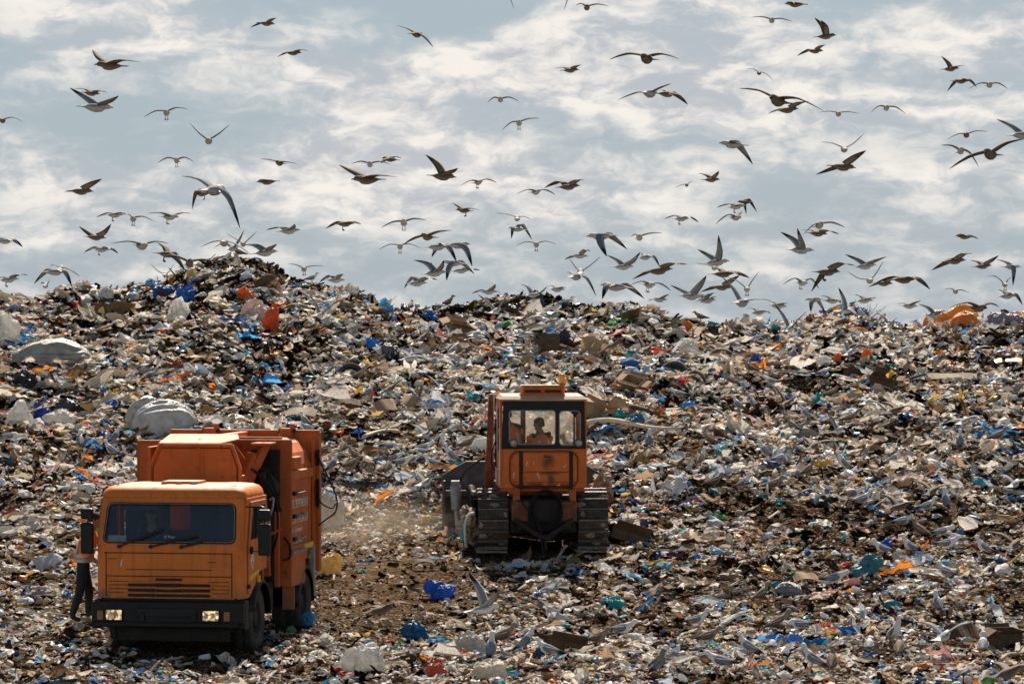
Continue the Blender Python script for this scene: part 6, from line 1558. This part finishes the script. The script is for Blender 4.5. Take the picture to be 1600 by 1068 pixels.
# ------------------------------------------------------------------ the litter carpet itself
for (lx, ly) in ((1.06, 1.22), (-1.06, 1.22), (1.03, 4.62), (-1.03, 4.62)):
    w_ = place_in(truck, (lx, ly, 0)); BLOCK.append((w_.x, w_.y, .30, .62))
for lx in (-1.0, 1.0):
    for ly in (.2, 1.0, 1.8, 2.6, 3.4):
        w_ = place_in(dozer, (lx, ly, 0)); BLOCK.append((w_.x, w_.y, .42, .5))
BLOCK.append((-5.3, 58.0, .9, 2.4)); BLOCK.append((.6, 69.5, .7, 1.9))
NK = 1.24
def mat_bag_tint():
    return mat_tint('bag_film_tinted', 0.42, 0.34, 0.5, 0.3, 7, 0.5)
def t_strip():
    v, f = t_sheet(7, .16); v = v * np.array([1.4, rng.uniform(.18, .4), 1.0]); return v, f
def t_bag():
    v, f = ico(3); v = v * (1 + rng.normal(0, .03, (len(v), 1))) + waves(v, 6, .045) + waves(v * 2.2, 5, .02)
    return v * np.array([1, rng.uniform(.6, .95), rng.uniform(.45, .8)]), f
PAL_COL = [((.80, .78, .74), 16), ((.62, .66, .72), 6), ((.10, .34, .64), 4), ((.04, .16, .44), 3), ((.32, .55, .72), 4), ((.80, .30, .06), 3), ((.74, .52, .14), 3), ((.05, .34, .38), 2), ((.60, .10, .06), 1), ((.72, .44, .40), 2), ((.03, .03, .033), 5), ((.36, .24, .14), 5)]
PAL_BIG = [p for p in PAL_P[:5]] + PAL_R[:5]
scatter('soil_clods', 'dark clods of soil and rotting waste lying all over the landfill', 'soil', M['clod'],
        [(t_blob, 8, int(14000 * NK), .06, .22, .5, .04), (lambda: t_sheet(5, .14), 8, int(10000 * NK), .10, .26, .35, .08), (t_stick, 4, int(3500 * NK), .06, .24, .4, .1)], PAL_C, True)
scatter('paper_and_rag_litter', 'pale paper, rags and cardboard scraps strewn over the landfill', 'litter', M['rag'],
        [(lambda: t_sheet(5, .14), 10, int(12000 * NK), .06, .22, .3, .12), (lambda: t_blob(1), 10, int(30000 * NK), .03, .11, .5, .12), (lambda: t_blob(2), 10, int(14000 * NK), .07, .18, .4, .08), (t_box, 6, int(3500 * NK), .06, .24, .3, .15), (t_stick, 4, int(3200 * NK), .07, .30, .3, .15)], PAL_R)
scatter('plastic_litter', 'crumpled plastic bags, film and packaging in many colours covering the landfill', 'litter', M['litter'],
        [(lambda: t_sheet(6, .20), 14, int(17000 * NK), .06, .24, .32, .12), (lambda: t_blob(1), 14, int(34000 * NK), .03, .11, .5, .14), (lambda: t_blob(2), 14, int(19000 * NK), .08, .20, .45, .10), (lambda: t_blob(2), 8, int(1200 * NK), .14, .34, .4, .14), (t_bottle, 4, int(3000 * NK), .12, .24, .3, .12), (t_strip, 8, int(2500 * NK), .16, .45, .25, .10)], PAL_P)
scatter('large_film_litter', 'larger pale bags and film lying loose over the landfill', 'litter', M['litter'],
        [(lambda: t_sheet(8, .16), 8, int(800 * NK), .22, .46, .3, .08), (lambda: t_blob(2), 6, int(350 * NK), .18, .36, .3, .12)], PAL_BIG)
scatter('bagged_litter', 'full and half full rubbish bags of many colours lying loose over the landfill', 'litter', mat_bag_tint(),
        [(t_bag, 14, int(2300 * NK), .11, .26, .5, .16)], PAL_COL)
# ------------------------------------------------------------------ dust the blade throws up
def dust():
    m, t, out = newmat('dust_in_the_air')
    v = t.nodes.new('ShaderNodeVolumePrincipled'); v.inputs['Color'].default_value = (.80, .68, .52, 1); v.inputs['Anisotropy'].default_value = .35
    c = t.nodes.new('ShaderNodeTexCoord'); ln = t.nodes.new('ShaderNodeVectorMath'); ln.operation = 'LENGTH'; t.links.new(c.outputs['Object'], ln.inputs[0])
    n = noise_node(t, 1.6, 4, .6, c.outputs['Object'])
    a = t.nodes.new('ShaderNodeMapRange'); a.interpolation_type = 'SMOOTHSTEP'; t.links.new(ln.outputs['Value'], a.inputs['Value']); a.inputs['From Min'].default_value = .15; a.inputs['From Max'].default_value = .98; a.inputs['To Min'].default_value = 1; a.inputs['To Max'].default_value = 0
    b = t.nodes.new('ShaderNodeMapRange'); t.links.new(n.outputs['Fac'], b.inputs['Value']); b.inputs['From Min'].default_value = .35; b.inputs['From Max'].default_value = .7
    mm = t.nodes.new('ShaderNodeMath'); mm.operation = 'MULTIPLY'; t.links.new(a.outputs[0], mm.inputs[0]); t.links.new(b.outputs[0], mm.inputs[1])
    m2 = t.nodes.new('ShaderNodeMath'); m2.operation = 'MULTIPLY'; t.links.new(mm.outputs[0], m2.inputs[0]); m2.inputs[1].default_value = .17
    t.links.new(m2.outputs[0], v.inputs['Density']); t.links.new(v.outputs[0], out.inputs['Volume'])
    b_ = MB(); b_.ball((0, 0, 0), 1.0, 24, 14); o = b_.build('dust_cloud', m); o.location = (-2.9, 70.4, 1.15); o.scale = (2.3, 2.6, .9)
    tag(o, 'thin tan dust hanging left of the bulldozer blade', 'dust', kind='stuff')
dust()
